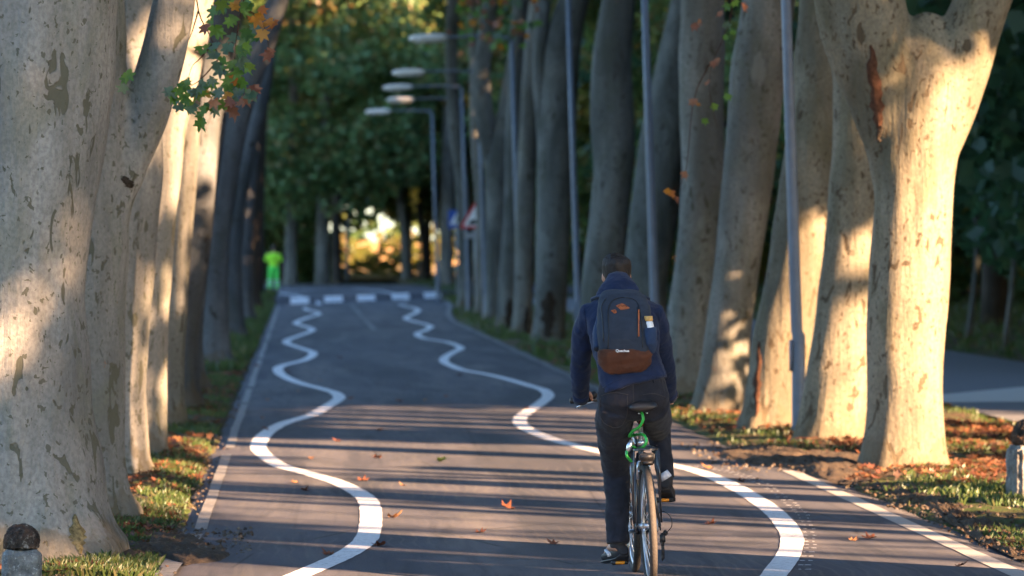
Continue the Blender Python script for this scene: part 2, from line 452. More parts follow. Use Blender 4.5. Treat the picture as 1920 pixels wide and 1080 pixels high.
# road
ry = steps((-12, 18, 1), (18, 60, .3), (60, 128, 1), (128, 156, .3), (156, 184, 1.5))
V = []; NCOL = 30
for y in ry:
    xl, xr = road_edges(y)
    k = sstep((y-152)/6); xl += (-38-xl)*k; xr += (38-xr)*k
    if k > 0:
        row = []
        core_l, core_r = road_edges(y)
        for i in range(NCOL+1):
            t = i/NCOL; row.append(xl+(xr-xl)*t)
    else: row = [xl+(xr-xl)*i/NCOL for i in range(NCOL+1)]
    for i, x in enumerate(row):
        z = plateau(x, y)+.004
        if i in (0, NCOL): z -= .03
        V.append((x, y, z))
Fc = []
for j in range(len(ry)-1):
    for i in range(NCOL):
        a = j*(NCOL+1)+i; Fc += [a, a+1, a+NCOL+2, a+NCOL+1]
road = mesh_obj('road', np_mesh('road', V, Fc, 4), M['asphalt'])
tag(road, 'worn dark asphalt cycle road between the plane trees', kind='structure')

def strip(name, pts, hw, mat, zoff=.008, parent=road, label=None, gaps=None, kindfun=None):
    bm = bmesh.new(); prev = None; n = len(pts)
    for i in range(n):
        a = Vector(pts[max(i-1, 0)]); b = Vector(pts[min(i+1, n-1)]); t = (b-a); t.z = 0; t.normalize()
        nrm = Vector((-t.y, t.x, 0)); p = Vector(pts[i]); row = []
        h = hw(i/n) if callable(hw) else hw
        jt = .008*noise.noise(Vector((p.x*9, p.y*9, 0)))
        for s in (-1, -.33, .33, 1):
            q = p + nrm*(s*(h+jt)); row.append(bm.verts.new((q.x, q.y, plateau(q.x, q.y)+zoff)))
        if prev and not (gaps and gaps(p)):
            for k in range(3): bm.faces.new((prev[k], prev[k+1], row[k+1], row[k]))
        prev = row
    bmesh.ops.recalc_face_normals(bm, faces=bm.faces)
    o = bobj(name, bm, mat, parent)
    if label: o['label'] = label
    return o
WL = [(480,1112),(520,1097),(562,1080),(607,1060.6),(651,1040),(684,1016),(694,991),(695.5,963),(690,941),(670.6,924.4),(634.4,906.4),(595.6,894),(559.4,884),(529,876),(506.7,863),(490,849.4),(484.4,838.3),(491.4,821.7),(509.4,806.4),(534.4,794),(565,785),(590,777),(610,765),(629.2,753.4),(636.4,746),(629,737.8),(614.8,733),(593,727),(569,721),(545,712.5),(525.7,701.7),(521,692),(530.5,686),(549.8,681.2),(569,676.4),(583.5,669),(587,662),(576.3,657.2),(557,651),(540,645),(536.6,640.3),(545,635.5),(561.8,629.5),(578.7,623.5),(586,618.7),(576.3,613.9),(559.4,609),(554.6,605.4),(564.2,600.6),(581,594.6),(598,589.3),(590.7,585),(576.3,581.4),(571,577.5)]
WR = [(1440,1095),(1459.6,1069),(1478,1043),(1485.6,1013),(1474.4,987.4),(1448.5,959.6),(1411.5,933.7),(1374.4,912.6),(1337.4,895.6),(1300.4,883),(1263.3,874.4),(1220,866),(1175,858),(1130,849.6),(1104,843),(1059.6,831.9),(1018.9,818.9),(985.6,804),(974.4,791),(981.9,778),(1015,756),(1028,743),(1019,731.9),(995.6,724.8),(958.5,713.7),(921.5,704.4),(884.4,697.5),(866,694),(848.2,687.3),(833.8,680),(833.8,671.6),(848.2,662),(862.7,654.8),(860.3,650),(841,642.7),(817,638.4),(792.9,634.3),(782,626.4),(797.7,619.9),(807.3,612.7),(795.3,607.8),(776,603),(760.4,597),(773.6,589.8),(784.4,583),(776,577.8),(759.2,574),(748,570.5)]
def wave(pix):
    sm = smoothpath(pix, 6)
    pts = [gnd2(*p) for p in sm]
    return pts
strip('wavy_line', wave(WL), .078, M['paint'], label='white wavy line on the left half of the road')
strip('wavy_line', wave(WR), .078, M['paint'], label='white wavy line on the right half of the road')
# raised crossing: marks on the ramp and small starting dots of the two waves
for (cx, cy) in ((562,564.5),(621,560.5),(677,557),(735,553.5),(792,552)):
    bm = bmesh.new(); rows = []
    p0 = gnd2(cx-16.5, cy); xl = p0.x; xr = gnd2(cx+16.5, cy).x
    for j in range(9):
        row = []
        for i in range(5):
            x = xl+(xr-xl)*i/4; y = ramp_y(x)+.05+1.7*j/8
            row.append(bm.verts.new((x, y, plateau(x, y)+.018)))
        if rows:
            for i in range(4): bm.faces.new((rows[-1][i], rows[-1][i+1], row[i+1], row[i]))
        rows.append(row)
    o = bobj('crossing_mark', bm, M['mark_paint'], road)
for (cx, cy) in ((598, 570), (760.5, 563.5)):
    a = gnd(cx, cy); strip('paint_dot', [a+Vector((0, -1.5, 0)), a+Vector((0, -.5, 0)), a+Vector((0, .5, 0)), a+Vector((0, 1.5, 0))], .09, M['paint'], zoff=.01)
strip('curved_line', [gnd(x, y, .2) for x, y in smoothpath([(488,547),(515,549),(545,553),(572,558)], 5)], .12, M['paint'], label='white line crossing the raised table')
strip('curved_line', [gnd(x, y, .2) for x, y in smoothpath([(520,545),(570,542.5),(620,541),(665,541),(705,545),(745,552)], 5)], .10, M['paint'], label='white line crossing the raised table')
# edge lines
left_line = [Vector((-.655+.02*noise.noise(Vector((1, y*.3, 0))), y, 0)) for y in steps((26.6, 60, .4), (60, 128, 1))]
strip('edge_line', left_line, .042, M['old_paint'], gaps=lambda p: noise.noise(Vector((p.y*.55, 8, 0))) < -.28, label='worn pale edge line on the left side')
strip('edge_line', [Vector((-.80+.11*i/6, 22+4.2*i/6, 0)) for i in range(7)], .06, M['old_paint'])
right_line = [Vector((4.145, y, 0)) for y in steps((16, 33.4, .4))]
strip('edge_line', right_line, .066, M['edge_paint'], label='pale straight edge line on the right side')
strip('kerb_line', [Vector((road_edges(y)[1]-.13, y, 0)) for y in steps((47, 56, .5), (56, 140, 1.2))], .07, M['faded_paint'])
strip('centre_line', [Vector((1.74+.05*noise.noise(Vector((0, y*.3, 0))), y, 0)) for y in steps((17, 132, .5))], .055, M['faded_paint'],
      gaps=lambda p: noise.noise(Vector((p.y*.22, 4, 0))) < -.02 or p.y < 92, label='faded old centre line')
# chalk ticks beside the right wave
bm = bmesh.new(); rr = random.Random(4)
tick = smoothpath([(1296,876),(1350,884),(1400,898),(1440,918),(1475,945),(1500,968),(1512,1000),(1512,1030),(1500,1070)], 5)
for i, (x, y) in enumerate(tick):
    for dx in (0, 15):
        p = gnd(x+dx-2+rr.uniform(-2, 2), y); w = .04*rr.uniform(.3, 1); h = .03
        bm.faces.new([bm.verts.new((p.x+sx*w/2, p.y+sy*h/2, .009)) for sx, sy in ((-1, -1), (1, -1), (1, 1), (-1, 1))])
bobj('setting_out_ticks', bm, M['paint'], road)
# park path on the right
py_ = steps((4, 70, 1), (70, 149, 3))
def pz(x, y): return plateau(x, y)+.012
o = grid('path', [7.75, 9, 10.5, 11.9], py_, pz, M['path']); tag(o, 'grey park path running beside the avenue')
a, b, c, d = gnd(1765, 757), gnd(1975, 755), gnd(1975, 722), gnd(1765, 742)
bm = bmesh.new()
def clampx(p, lo=7.76, hi=11.89): return (max(lo, min(hi, p.x)), p.y, .017)
bm.faces.new([bm.verts.new(clampx(q)) for q in (a, b, c, d)])
tag(bobj('path_band', bm, M['pathband'], o), 'pale paved band across the park path')  # paler strip laid across the path
# sunlit meadow beyond the avenue
me = grid('meadow', steps((-120, 200, 20)), steps((214, 430, 12)), lambda x, y: .215, M['drygrass'])
tag(me, 'sunlit dry meadow beyond the end of the avenue')

# soil aprons where roots lift the road edge
def soil_patch(pts, h, seed):
    bm = bmesh.new(); c = sum((Vector(p) for p in pts), Vector())/len(pts)
    ring = smoothpath(list(pts)+[pts[0]], 12)[:-1]; K = 22; rows = []
    for k in range(K+1):
        t = k/K; row = []
        for p in ring:
            q = c + (Vector(p)-c)*t
            n_ = noise.noise(Vector((q.x*4, q.y*2.2, seed)))+.6*noise.noise(Vector((q.x*11, q.y*6, seed)))
            q.z = -.015 + (h*(1-t**2)+.03*n_)*(1 if k < K else 0) + .012
            q.z += .035*abs(noise.noise(Vector((q.x*19, q.y*11, seed))))*(k < K-1)
            row.append(bm.verts.new(q))
        rows.append(row)
    n = len(ring)
    for k in range(K):
        for i in range(n): bm.faces.new((rows[k][i], rows[k][(i+1) % n], rows[k+1][(i+1) % n], rows[k+1][i]))
    bmesh.ops.remove_doubles(bm, verts=bm.verts, dist=1e-4)
    bmesh.ops.recalc_face_normals(bm, faces=bm.faces)
    return bobj('soil_mound', bm, M['soil'])
def gp(l): return [tuple(gnd(*p)) for p in l]
for k, (l, h, lab) in enumerate((
    ([(215,1010),(300,1000),(400,1020),(440,1045),(360,1060),(290,1050),(170,1085),(100,1062)], .05, 'root lifted soil and broken asphalt at the foot of the nearest left tree'),
    ([(1400,832),(1500,845),(1600,850),(1700,885),(1680,905),(1560,905),(1480,880),(1400,872),(1340,850)], .07, 'brown soil and lifted asphalt beside the lit right trunks'),
    ([(1640,885),(1760,905),(1860,960),(1930,1010),(1925,1050),(1830,1010),(1720,945),(1620,905)], .03, 'bare soil strip along the right road edge'))):
    o = soil_patch(gp(l), h, k*5+1); tag(o, lab, kind='structure')

# ---------------------------------------------------------------- grass and leaf litter
def verge_pts(n, x0, x1, y0, y1, rs, thr, power=1.5, sc=.9):
    out = []
    while len(out) < n:
        t = rs.uniform(0, 1)**power; y = y0+(y1-y0)*t; x = rs.uniform(x0, x1)
        xl, xr = road_edges(y)
        if xl-.03 < x < xr+.03: continue
        if 7.7 < x < 11.95: continue
        if noise.noise(Vector((x*sc, y*sc*.5, 5)))+.3*noise.noise(Vector((x*3, y*2, 5))) < thr(x, y): continue
        out.append((x, y, G(x, y)))
    return np.array(out)
def grass_mesh(name, pos, h, w, rs):
    n = len(pos); yaw = rs.uniform(0, pi, n); hh = h*rs.uniform(.5, 1.3, n); lean = rs.normal(0, .4, (n, 2))*hh[:, None]
    dx = np.cos(yaw)*w; dy = np.sin(yaw)*w*.5
    V = np.zeros((n, 4, 3))
    V[:, 0] = pos + np.stack([-dx, -dy, np.zeros(n)-.01], 1); V[:, 1] = pos + np.stack([dx, dy, np.zeros(n)-.01], 1)
    mid = pos + np.stack([lean[:, 0]*.4, lean[:, 1]*.4, hh*.6], 1)
    V[:, 1] = V[:, 1]; V[:, 2] = pos + np.stack([lean[:, 0]+dx*.15, lean[:, 1], hh], 1)
    V[:, 3] = mid + np.stack([-dx*.8, -dy*.8, np.zeros(n)], 1)
    return np_mesh(name, V.reshape(-1, 3), np.arange(n*4), 4)
rs = np.random.RandomState(5)
gl = verge_pts(24000, -1.75, -.72, 22.5, 120, rs, lambda x, y: -.02, 1.9)
gr = verge_pts(34000, 4.15, 7.7, 24, 90, rs, lambda x, y: .08 if y < 45 else -.02, 1.6)
gm = mesh_obj('verge_grass', grass_mesh('verge_grass', np.concatenate([gl, gr]), .055, .008, rs), M['blade'], smooth=False)
tag(gm, 'short green grass on both verges of the road', 'grass', kind='stuff')
gf = np.concatenate([verge_pts(9000, -2.2, -.75, 60, 150, rs, lambda x, y: -.2, 1), verge_pts(22000, 4.2, 30, 50, 200, rs, lambda x, y: -.1, 1.2)])
gm = mesh_obj('far_grass', grass_mesh('far_grass', gf, .16, .035, rs), M['blade'], smooth=False)
tag(gm, 'rough grass under the distant trees', 'grass', kind='stuff')
ll = np.concatenate([verge_pts(1800, -1.75, -.72, 22.5, 75, rs, lambda x, y: .0, 1.3, .8),
                     verge_pts(5200, 4.15, 7.7, 24, 75, rs, lambda x, y: .03, 1.4, .7),
                     verge_pts(2600, 5.0, 7.7, 30, 42, rs, lambda x, y: -.3, 1.0, .7),
                     verge_pts(2600, 12, 26, 50, 110, rs, lambda x, y: -.1, 1.2)])
ll[:, 2] += .03
lm = mesh_obj('leaf_litter', scatter('leaf_litter', lobed(12, .5, 3), 3, ll, .095, rs, .45), M['litter'], smooth=False)
tag(lm, 'orange brown fallen leaves lying over both verges', 'fallen leaves', kind='stuff')

# crumbs of bark, gravel and twigs along the edges and over the lifted soil
dp = np.concatenate([verge_pts(2600, -1.5, -.75, 22.5, 60, rs, lambda x, y: -.3, 1.8), verge_pts(3200, 4.2, 6, 23, 60, rs, lambda x, y: -.3, 1.6)])
ex = []
for (x0, x1, y0, y1, n_) in ((-1.4, -.3, 24.2, 26.5, 500), (3.6, 5.4, 33, 38, 900), (4.28, 4.9, 24, 33, 700), (-.85, -.7, 22.5, 50, 250), (4.28, 4.5, 23, 50, 300)):
    ex.append(np.stack([rs.uniform(x0, x1, n_), rs.uniform(y0, y1, n_), rs.uniform(.004, .03, n_)], 1))
dp = np.concatenate([dp]+ex)
STONE = (np.array([(-.5, 0, 0), (.1, -.45, .05), (.5, .1, 0), (-.05, .4, .02), (0, 0, .42)]), np.array([0, 1, 4, 1, 2, 4, 2, 3, 4, 3, 0, 4]))
dm = mesh_obj('gravel', scatter('gravel', STONE, 3, dp, .028, rs, .5, .7), M['crumb'], smooth=False)
tag(dm, 'crumbs of gravel and bark along both road edges', 'gravel', kind='stuff')
# leaves on the road: individuals
def fallen_leaf(px, py, size, mat, label, group=None, seed=0):
    t = lobed(15, 1.1, seed); rr = random.Random(seed*7+1)
    Rm = Matrix.Rotation(rr.uniform(0, 6.28), 3, 'Z') @ Matrix.Rotation(rr.uniform(-.3, .3), 3, 'X')
    vs = [Rm @ (Vector(p)*size) for p in t[0]]; mz = min(v.z for v in vs)
    vs = [(v.x, v.y, v.z-mz) for v in vs]
    me = np_mesh('fallen_leaf', vs, t[1], 3)
    p = gnd(px, py); p.z = plateau(p.x, p.y)+.006
    o = mesh_obj('fallen_leaf', me, mat, loc=p, smooth=False); tag(o, label, 'leaf', group); return o
fallen_leaf(952, 956, .16, M['dryleaf'], 'large curled red brown leaf on the road left of the front wheel', seed=1)
fallen_leaf(826, 868, .17, M['greenleaf'], 'green leaf lying flat in the middle of the road', seed=2)
fallen_leaf(735, 973, .15, M['tanleaf'], 'orange tan leaf in the sun touching the nearest wave bend', seed=3)
fallen_leaf(1330, 880, .16, M['tanleaf'], 'orange leaf lit by the sun at the right road edge', seed=4)
GL = 'dead leaves scattered on the asphalt'
for k, (x, y) in enumerate(((553,907),(570,922),(679,903),(757,912),(618,1042),(713,1025),(582,862),(634,829),(710,808),(493,785),(500,807),
    (543,698),(602,715),(655,749),(748,754),(795,752),(835,745),(480,688),(560,735),(1040,1022),(862,705),(1100,770),(1388,905),(1632,1012),(1598,1016),(1798,1064),(640,672),(500,752),
    (900,1000),(1330,985),(1420,900),(985,768),(705,860))):
    fallen_leaf(x, y, .085+.025*(k % 3), M['dryleaf'] if k % 3 else M['tanleaf'], 'small dry brown leaf lying on the road', GL, 10+k)

# ---------------------------------------------------------------- avenue trees
def trunk_bm(strokes, seed, flare=.3, seg=22, d=None, step=None, warp=.05):
    bm = bmesh.new(); rr = random.Random(seed); kf = rr.choice((4, 5, 6)); ph = rr.uniform(0, 6)
    for si, st in enumerate(strokes):
        dd = d + (st[0] if isinstance(st[0], (int, float)) else 0); st = st[1:] if isinstance(st[0], (int, float)) else st
        n = 5 if dd < 60 else 3
        sm = smoothpath([tuple(map(float, s)) for s in st], n)
        pts = [at(x, y, dd) for x, y, w in sm]; rad = [max(.03, w/2/ppm(dd)) for x, y, w in sm]
        if si == 0:
            b = pts[0].copy(); pts.insert(0, b+Vector((0, 0, -.3))); rad.insert(0, rad[0]*1.12)
        def rf(p, th, i, s0=si):
            q = Vector((cos(th)*1.1, sin(th)*1.1, p.z*.8))
            f = 1+warp*1.6*noise.noise(q+Vector((seed, 0, 0)))+warp*noise.noise(q*2.7+Vector((0, seed, 0)))
            if s0 == 0 and p.z < .8:
                f *= 1+flare*(1-max(p.z, -.1)/.8)**2*(.45+.55*cos(kf*th+ph))*.8
            return f
        loft(bm, pts, rad, seg, cap=True, rfun=rf)
    return bm
def ext(st, d, ztop=10.5, dx=0, w1=None):
    """carry a stroke on above the frame to the crown"""
    x, y, w = st[-1]; x0, y0, w0 = st[-2]
    sl = (x-x0)/(y-y0) if y != y0 else 0
    ztarget = 465-(ztop-1.89)*ppm(d)
    if y <= ztarget+10: return st
    ym = (y+ztarget)/2
    return st+[(x+sl*(ym-y)*.8+dx*.5, ym, w*.8), (x+sl*(ztarget-y)*.55+dx, ztarget, (w1 or w*.5))]
ITER = {'v': 3}
def plane_tree(label, base, strokes, mat, seed, group, crown='avenue', flare=.3, fuse=0, extend=(0,), cz=13.2, parts=None, d=None, seg=22, warp=.05):
    g = gnd2(*base); d = d or g.y
    root = empty('plane_tree', (g.x, d, 0), label, 'plane tree', group)
    strokes = [ext(s, d+(s[0] if isinstance(s[0], (int, float)) else 0)) if k in extend and not isinstance(s[0], (int, float)) else s for k, s in enumerate(strokes)]
    bm = trunk_bm(strokes, seed, flare, seg, d, warp=warp)
    rel = Vector((g.x, d, 0))
    if fuse:
        tr = remesh('trunk', bm, fuse, 7 if seed == 21 else 3, M[mat], root, rel, disp=lambda c: .012*noise.noise(Vector((c.x*5, c.y*5, c.z*2.5+seed)))+.02*noise.noise(Vector((c.x*1.6, c.y*1.6, c.z*.8+seed))))
    else: tr = bobj('trunk', bm, M[mat], root, rel=rel)
    if crown:
        top = at(strokes[0][-1][0], strokes[0][-1][1], d)
        c = bpy.data.objects.new('crown', CROWN[crown]); link(c, root)
        c.location = (top.x-g.x, 0, cz); c.rotation_euler = (0, 0, seed*1.3)
    return root
GLF = 'left row of plane trees'; GRT = 'right row of plane trees'
# strokes: (centre x, y, width) in photograph pixels at the tree's own distance
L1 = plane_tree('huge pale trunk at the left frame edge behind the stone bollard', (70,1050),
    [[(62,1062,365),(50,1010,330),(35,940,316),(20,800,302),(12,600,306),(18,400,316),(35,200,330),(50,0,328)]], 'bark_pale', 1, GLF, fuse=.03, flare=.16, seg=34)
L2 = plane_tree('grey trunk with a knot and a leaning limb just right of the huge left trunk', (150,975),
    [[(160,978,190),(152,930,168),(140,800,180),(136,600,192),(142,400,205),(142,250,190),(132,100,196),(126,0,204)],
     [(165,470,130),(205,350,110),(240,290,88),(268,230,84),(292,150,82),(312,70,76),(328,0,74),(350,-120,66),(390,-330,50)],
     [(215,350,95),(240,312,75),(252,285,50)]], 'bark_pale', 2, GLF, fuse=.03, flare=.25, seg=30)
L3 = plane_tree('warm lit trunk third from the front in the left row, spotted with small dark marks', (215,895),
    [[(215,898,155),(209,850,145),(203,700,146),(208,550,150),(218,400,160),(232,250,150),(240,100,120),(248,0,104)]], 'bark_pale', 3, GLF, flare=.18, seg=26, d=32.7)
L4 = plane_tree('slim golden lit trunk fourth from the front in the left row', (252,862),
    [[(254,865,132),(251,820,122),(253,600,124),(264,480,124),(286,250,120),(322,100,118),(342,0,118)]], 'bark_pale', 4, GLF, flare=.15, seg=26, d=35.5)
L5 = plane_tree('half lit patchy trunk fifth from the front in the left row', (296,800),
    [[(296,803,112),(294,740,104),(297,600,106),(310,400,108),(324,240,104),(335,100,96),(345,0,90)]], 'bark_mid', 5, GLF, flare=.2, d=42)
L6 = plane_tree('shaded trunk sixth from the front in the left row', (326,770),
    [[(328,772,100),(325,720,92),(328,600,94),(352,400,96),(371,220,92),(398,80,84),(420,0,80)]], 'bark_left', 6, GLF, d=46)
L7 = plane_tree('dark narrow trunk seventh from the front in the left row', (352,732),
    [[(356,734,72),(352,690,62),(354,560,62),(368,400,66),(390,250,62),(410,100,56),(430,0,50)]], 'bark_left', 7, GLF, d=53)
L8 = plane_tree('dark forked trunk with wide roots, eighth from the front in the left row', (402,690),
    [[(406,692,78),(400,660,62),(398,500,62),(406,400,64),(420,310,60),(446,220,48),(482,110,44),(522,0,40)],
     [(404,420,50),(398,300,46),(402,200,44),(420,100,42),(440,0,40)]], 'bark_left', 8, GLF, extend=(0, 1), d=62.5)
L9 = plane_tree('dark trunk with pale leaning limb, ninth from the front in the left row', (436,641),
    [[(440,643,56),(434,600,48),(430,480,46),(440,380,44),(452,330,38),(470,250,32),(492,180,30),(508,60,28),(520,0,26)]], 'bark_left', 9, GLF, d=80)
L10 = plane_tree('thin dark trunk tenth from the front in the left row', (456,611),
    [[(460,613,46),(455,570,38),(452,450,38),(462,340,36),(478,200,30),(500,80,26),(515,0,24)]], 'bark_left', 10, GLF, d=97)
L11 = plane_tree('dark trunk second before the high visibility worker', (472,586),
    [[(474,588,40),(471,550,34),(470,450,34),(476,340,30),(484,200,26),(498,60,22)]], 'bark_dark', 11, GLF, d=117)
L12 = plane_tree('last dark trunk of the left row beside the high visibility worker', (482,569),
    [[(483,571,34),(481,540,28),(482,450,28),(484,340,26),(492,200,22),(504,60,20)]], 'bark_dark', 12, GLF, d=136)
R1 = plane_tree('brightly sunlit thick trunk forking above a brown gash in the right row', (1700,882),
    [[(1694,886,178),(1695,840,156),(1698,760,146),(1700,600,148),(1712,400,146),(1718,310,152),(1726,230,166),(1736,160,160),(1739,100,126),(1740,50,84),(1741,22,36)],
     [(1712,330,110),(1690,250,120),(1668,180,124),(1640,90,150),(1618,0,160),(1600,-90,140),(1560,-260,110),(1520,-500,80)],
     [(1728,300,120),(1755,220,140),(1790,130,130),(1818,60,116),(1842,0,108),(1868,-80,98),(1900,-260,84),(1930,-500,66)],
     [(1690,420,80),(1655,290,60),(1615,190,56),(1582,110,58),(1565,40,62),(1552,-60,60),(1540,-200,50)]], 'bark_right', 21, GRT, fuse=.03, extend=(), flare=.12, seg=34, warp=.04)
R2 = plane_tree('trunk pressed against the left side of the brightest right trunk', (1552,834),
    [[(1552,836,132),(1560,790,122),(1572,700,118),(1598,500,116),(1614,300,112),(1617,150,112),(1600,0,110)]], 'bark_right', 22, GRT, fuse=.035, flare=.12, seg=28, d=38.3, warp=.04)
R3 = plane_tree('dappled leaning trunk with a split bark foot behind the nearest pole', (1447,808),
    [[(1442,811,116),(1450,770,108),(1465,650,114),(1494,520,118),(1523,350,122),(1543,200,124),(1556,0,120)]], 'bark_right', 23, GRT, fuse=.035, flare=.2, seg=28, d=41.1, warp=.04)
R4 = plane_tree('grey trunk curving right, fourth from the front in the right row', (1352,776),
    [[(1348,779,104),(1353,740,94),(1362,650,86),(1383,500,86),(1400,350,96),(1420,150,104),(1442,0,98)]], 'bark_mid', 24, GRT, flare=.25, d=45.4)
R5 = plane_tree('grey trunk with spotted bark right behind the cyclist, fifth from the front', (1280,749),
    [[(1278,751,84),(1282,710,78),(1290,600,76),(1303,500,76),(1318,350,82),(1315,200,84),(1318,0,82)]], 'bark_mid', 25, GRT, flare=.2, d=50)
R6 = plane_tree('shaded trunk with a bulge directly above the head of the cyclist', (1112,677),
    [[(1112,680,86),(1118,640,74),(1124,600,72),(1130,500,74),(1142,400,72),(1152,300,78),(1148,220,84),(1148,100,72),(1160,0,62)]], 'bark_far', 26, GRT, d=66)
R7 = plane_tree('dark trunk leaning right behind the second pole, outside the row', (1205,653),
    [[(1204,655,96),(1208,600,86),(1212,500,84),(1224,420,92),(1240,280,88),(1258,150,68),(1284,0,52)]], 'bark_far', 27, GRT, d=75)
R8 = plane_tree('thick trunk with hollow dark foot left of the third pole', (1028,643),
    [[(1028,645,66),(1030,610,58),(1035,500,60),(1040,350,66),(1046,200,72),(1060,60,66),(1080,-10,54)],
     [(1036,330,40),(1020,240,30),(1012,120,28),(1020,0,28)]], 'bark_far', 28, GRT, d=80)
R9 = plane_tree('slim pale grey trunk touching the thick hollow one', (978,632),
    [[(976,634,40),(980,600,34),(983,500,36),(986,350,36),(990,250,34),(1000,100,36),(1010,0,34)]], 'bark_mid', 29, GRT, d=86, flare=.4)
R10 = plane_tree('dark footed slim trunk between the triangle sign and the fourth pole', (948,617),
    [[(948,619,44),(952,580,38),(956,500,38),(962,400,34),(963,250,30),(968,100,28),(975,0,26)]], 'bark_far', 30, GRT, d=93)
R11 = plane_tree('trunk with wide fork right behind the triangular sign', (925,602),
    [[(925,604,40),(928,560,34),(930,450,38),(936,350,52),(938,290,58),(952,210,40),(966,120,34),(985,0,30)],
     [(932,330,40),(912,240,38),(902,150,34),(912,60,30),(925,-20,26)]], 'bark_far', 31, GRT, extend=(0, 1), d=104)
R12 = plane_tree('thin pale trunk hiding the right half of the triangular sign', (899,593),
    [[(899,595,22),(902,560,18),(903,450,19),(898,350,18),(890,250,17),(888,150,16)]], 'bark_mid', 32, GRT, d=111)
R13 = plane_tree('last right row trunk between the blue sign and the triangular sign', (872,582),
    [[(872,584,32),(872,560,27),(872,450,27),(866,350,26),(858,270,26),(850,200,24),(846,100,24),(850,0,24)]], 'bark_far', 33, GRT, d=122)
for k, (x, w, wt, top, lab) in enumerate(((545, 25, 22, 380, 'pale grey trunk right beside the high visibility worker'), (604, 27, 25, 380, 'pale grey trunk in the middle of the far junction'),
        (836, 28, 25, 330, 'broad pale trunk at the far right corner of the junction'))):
    plane_tree(lab, (x, 536), [[(x, 538, w*1.15), (x, 520, w), (x+1, 450, wt), (x+3, top, wt), (x+5, 200, wt*.8), (x+8, 60, wt*.6)]], 'bark_mid', 40+k, None, crown='big_b' if k < 2 else None, d=181, cz=10.7)
plane_tree('leaning slender trunk in front of the sunlit meadow', (762, 535), [[(762, 537, 19), (761, 500, 17), (757, 430, 16), (748, 350, 15), (738, 250, 13), (735, 120, 11)]], 'bark_mid', 44, None, crown='big_a', d=205, cz=12.5)
plane_tree('dark slender trunk just left of the farthest pole', (797, 535), [[(797, 537, 15), (796, 500, 13), (794, 450, 12), (786, 380, 12), (784, 250, 10)]], 'bark_dark', 45, None, crown='big_b', d=206, cz=12.5)
plane_tree('dark double trunk left of the sunlit meadow', (633, 535), [[(633, 537, 22), (631, 500, 19), (630, 430, 18), (634, 300, 15)]], 'bark_dark', 46, None, crown='big_b', d=204, cz=12)
# brown torn bark on the forked trunk and split foot of R3, hollow of L2
def gash(tree, px0, py0, px1, py1, w, label, col, seed=0):
    """ragged strip of torn bark lying on the trunk surface"""
    tr = [ch for ch in tree.children if ch.name.startswith('trunk')][0]; rel = tree.location; n = 14; bm = bmesh.new(); rows = []
    for i in range(n+1):
        t = i/n; px = px0+(px1-px0)*t+6*noise.noise(Vector((t*5, seed, 0))); py = py0+(py1-py0)*t
        hw = w*sin(pi*(t*.94+.03))**.6*(.5+1.1*abs(noise.noise(Vector((t*6.3, 3, seed)))))
        row = []
        for k in range(7):
            s = k/6*2-1
            ok, loc, nn, _ = tr.ray_cast(CAM-rel, ray(px+hw*s, py).normalized())
            if not ok or loc.z < .02: row.append(None); continue
            row.append(bm.verts.new(loc + nn*(.004+.022*(1-s*s)*(.4+abs(noise.noise(Vector((t*9, s*3, seed))))))))
        if rows:
            for k in range(6):
                q = (rows[-1][k], rows[-1][k+1], row[k+1], row[k])
                if None not in q and max((q[0].co-v.co).length for v in q) < .3: bm.faces.new(q)
        rows.append(row)
    bm.verts.ensure_lookup_table(); seen = set(); best = set()
    for v0 in bm.verts:
        if v0 in seen: continue
        comp = {v0}; st = [v0]
        while st:
            for ed in st.pop().link_edges:
                for w_ in ed.verts:
                    if w_ not in comp: comp.add(w_); st.append(w_)
        seen |= comp
        if len(comp) > len(best): best = comp
    bmesh.ops.delete(bm, geom=[v for v in bm.verts if v not in best], context='VERTS')
    bmesh.ops.recalc_face_normals(bm, faces=bm.faces)
    o = bobj('torn_bark', bm, col, tree); o['label'] = label; return o
V3 = Vector
M['torn'] = simple('torn_bark', (.065, .032, .020), .9, .1, var=.6, nscale=25, bstr=.9)
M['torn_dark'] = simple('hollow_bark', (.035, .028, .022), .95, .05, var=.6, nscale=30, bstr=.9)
M['moss'] = simple('bark_moss', (.15, .12, .06), .95, .05, var=.6, nscale=40, bstr=.9)
bpy.context.view_layer.update()
gash(R1, 1632, 85, 1650, 245, 17, 'brown torn bark running down the fork', M['torn'], 1)
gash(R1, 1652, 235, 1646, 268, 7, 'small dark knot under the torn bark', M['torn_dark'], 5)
gash(R1, 1622, 700, 1612, 850, 9, 'rough dark bark along the left foot', M['torn_dark'], 6)  # dark raised strip down the left edge of the foot
gash(R3, 1424, 640, 1418, 780, 9, 'dark split in the foot of the trunk', M['torn'], 2)
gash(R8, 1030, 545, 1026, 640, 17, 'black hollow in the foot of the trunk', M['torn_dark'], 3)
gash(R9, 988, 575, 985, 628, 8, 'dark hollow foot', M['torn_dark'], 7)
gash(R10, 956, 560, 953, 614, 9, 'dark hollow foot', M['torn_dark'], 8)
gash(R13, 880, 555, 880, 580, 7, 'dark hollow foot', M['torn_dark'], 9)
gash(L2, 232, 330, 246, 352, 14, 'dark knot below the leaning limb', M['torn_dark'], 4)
gash(L1, 140, 965, 150, 1040, 15, 'brown decayed bark at the foot', M['moss'], 10)
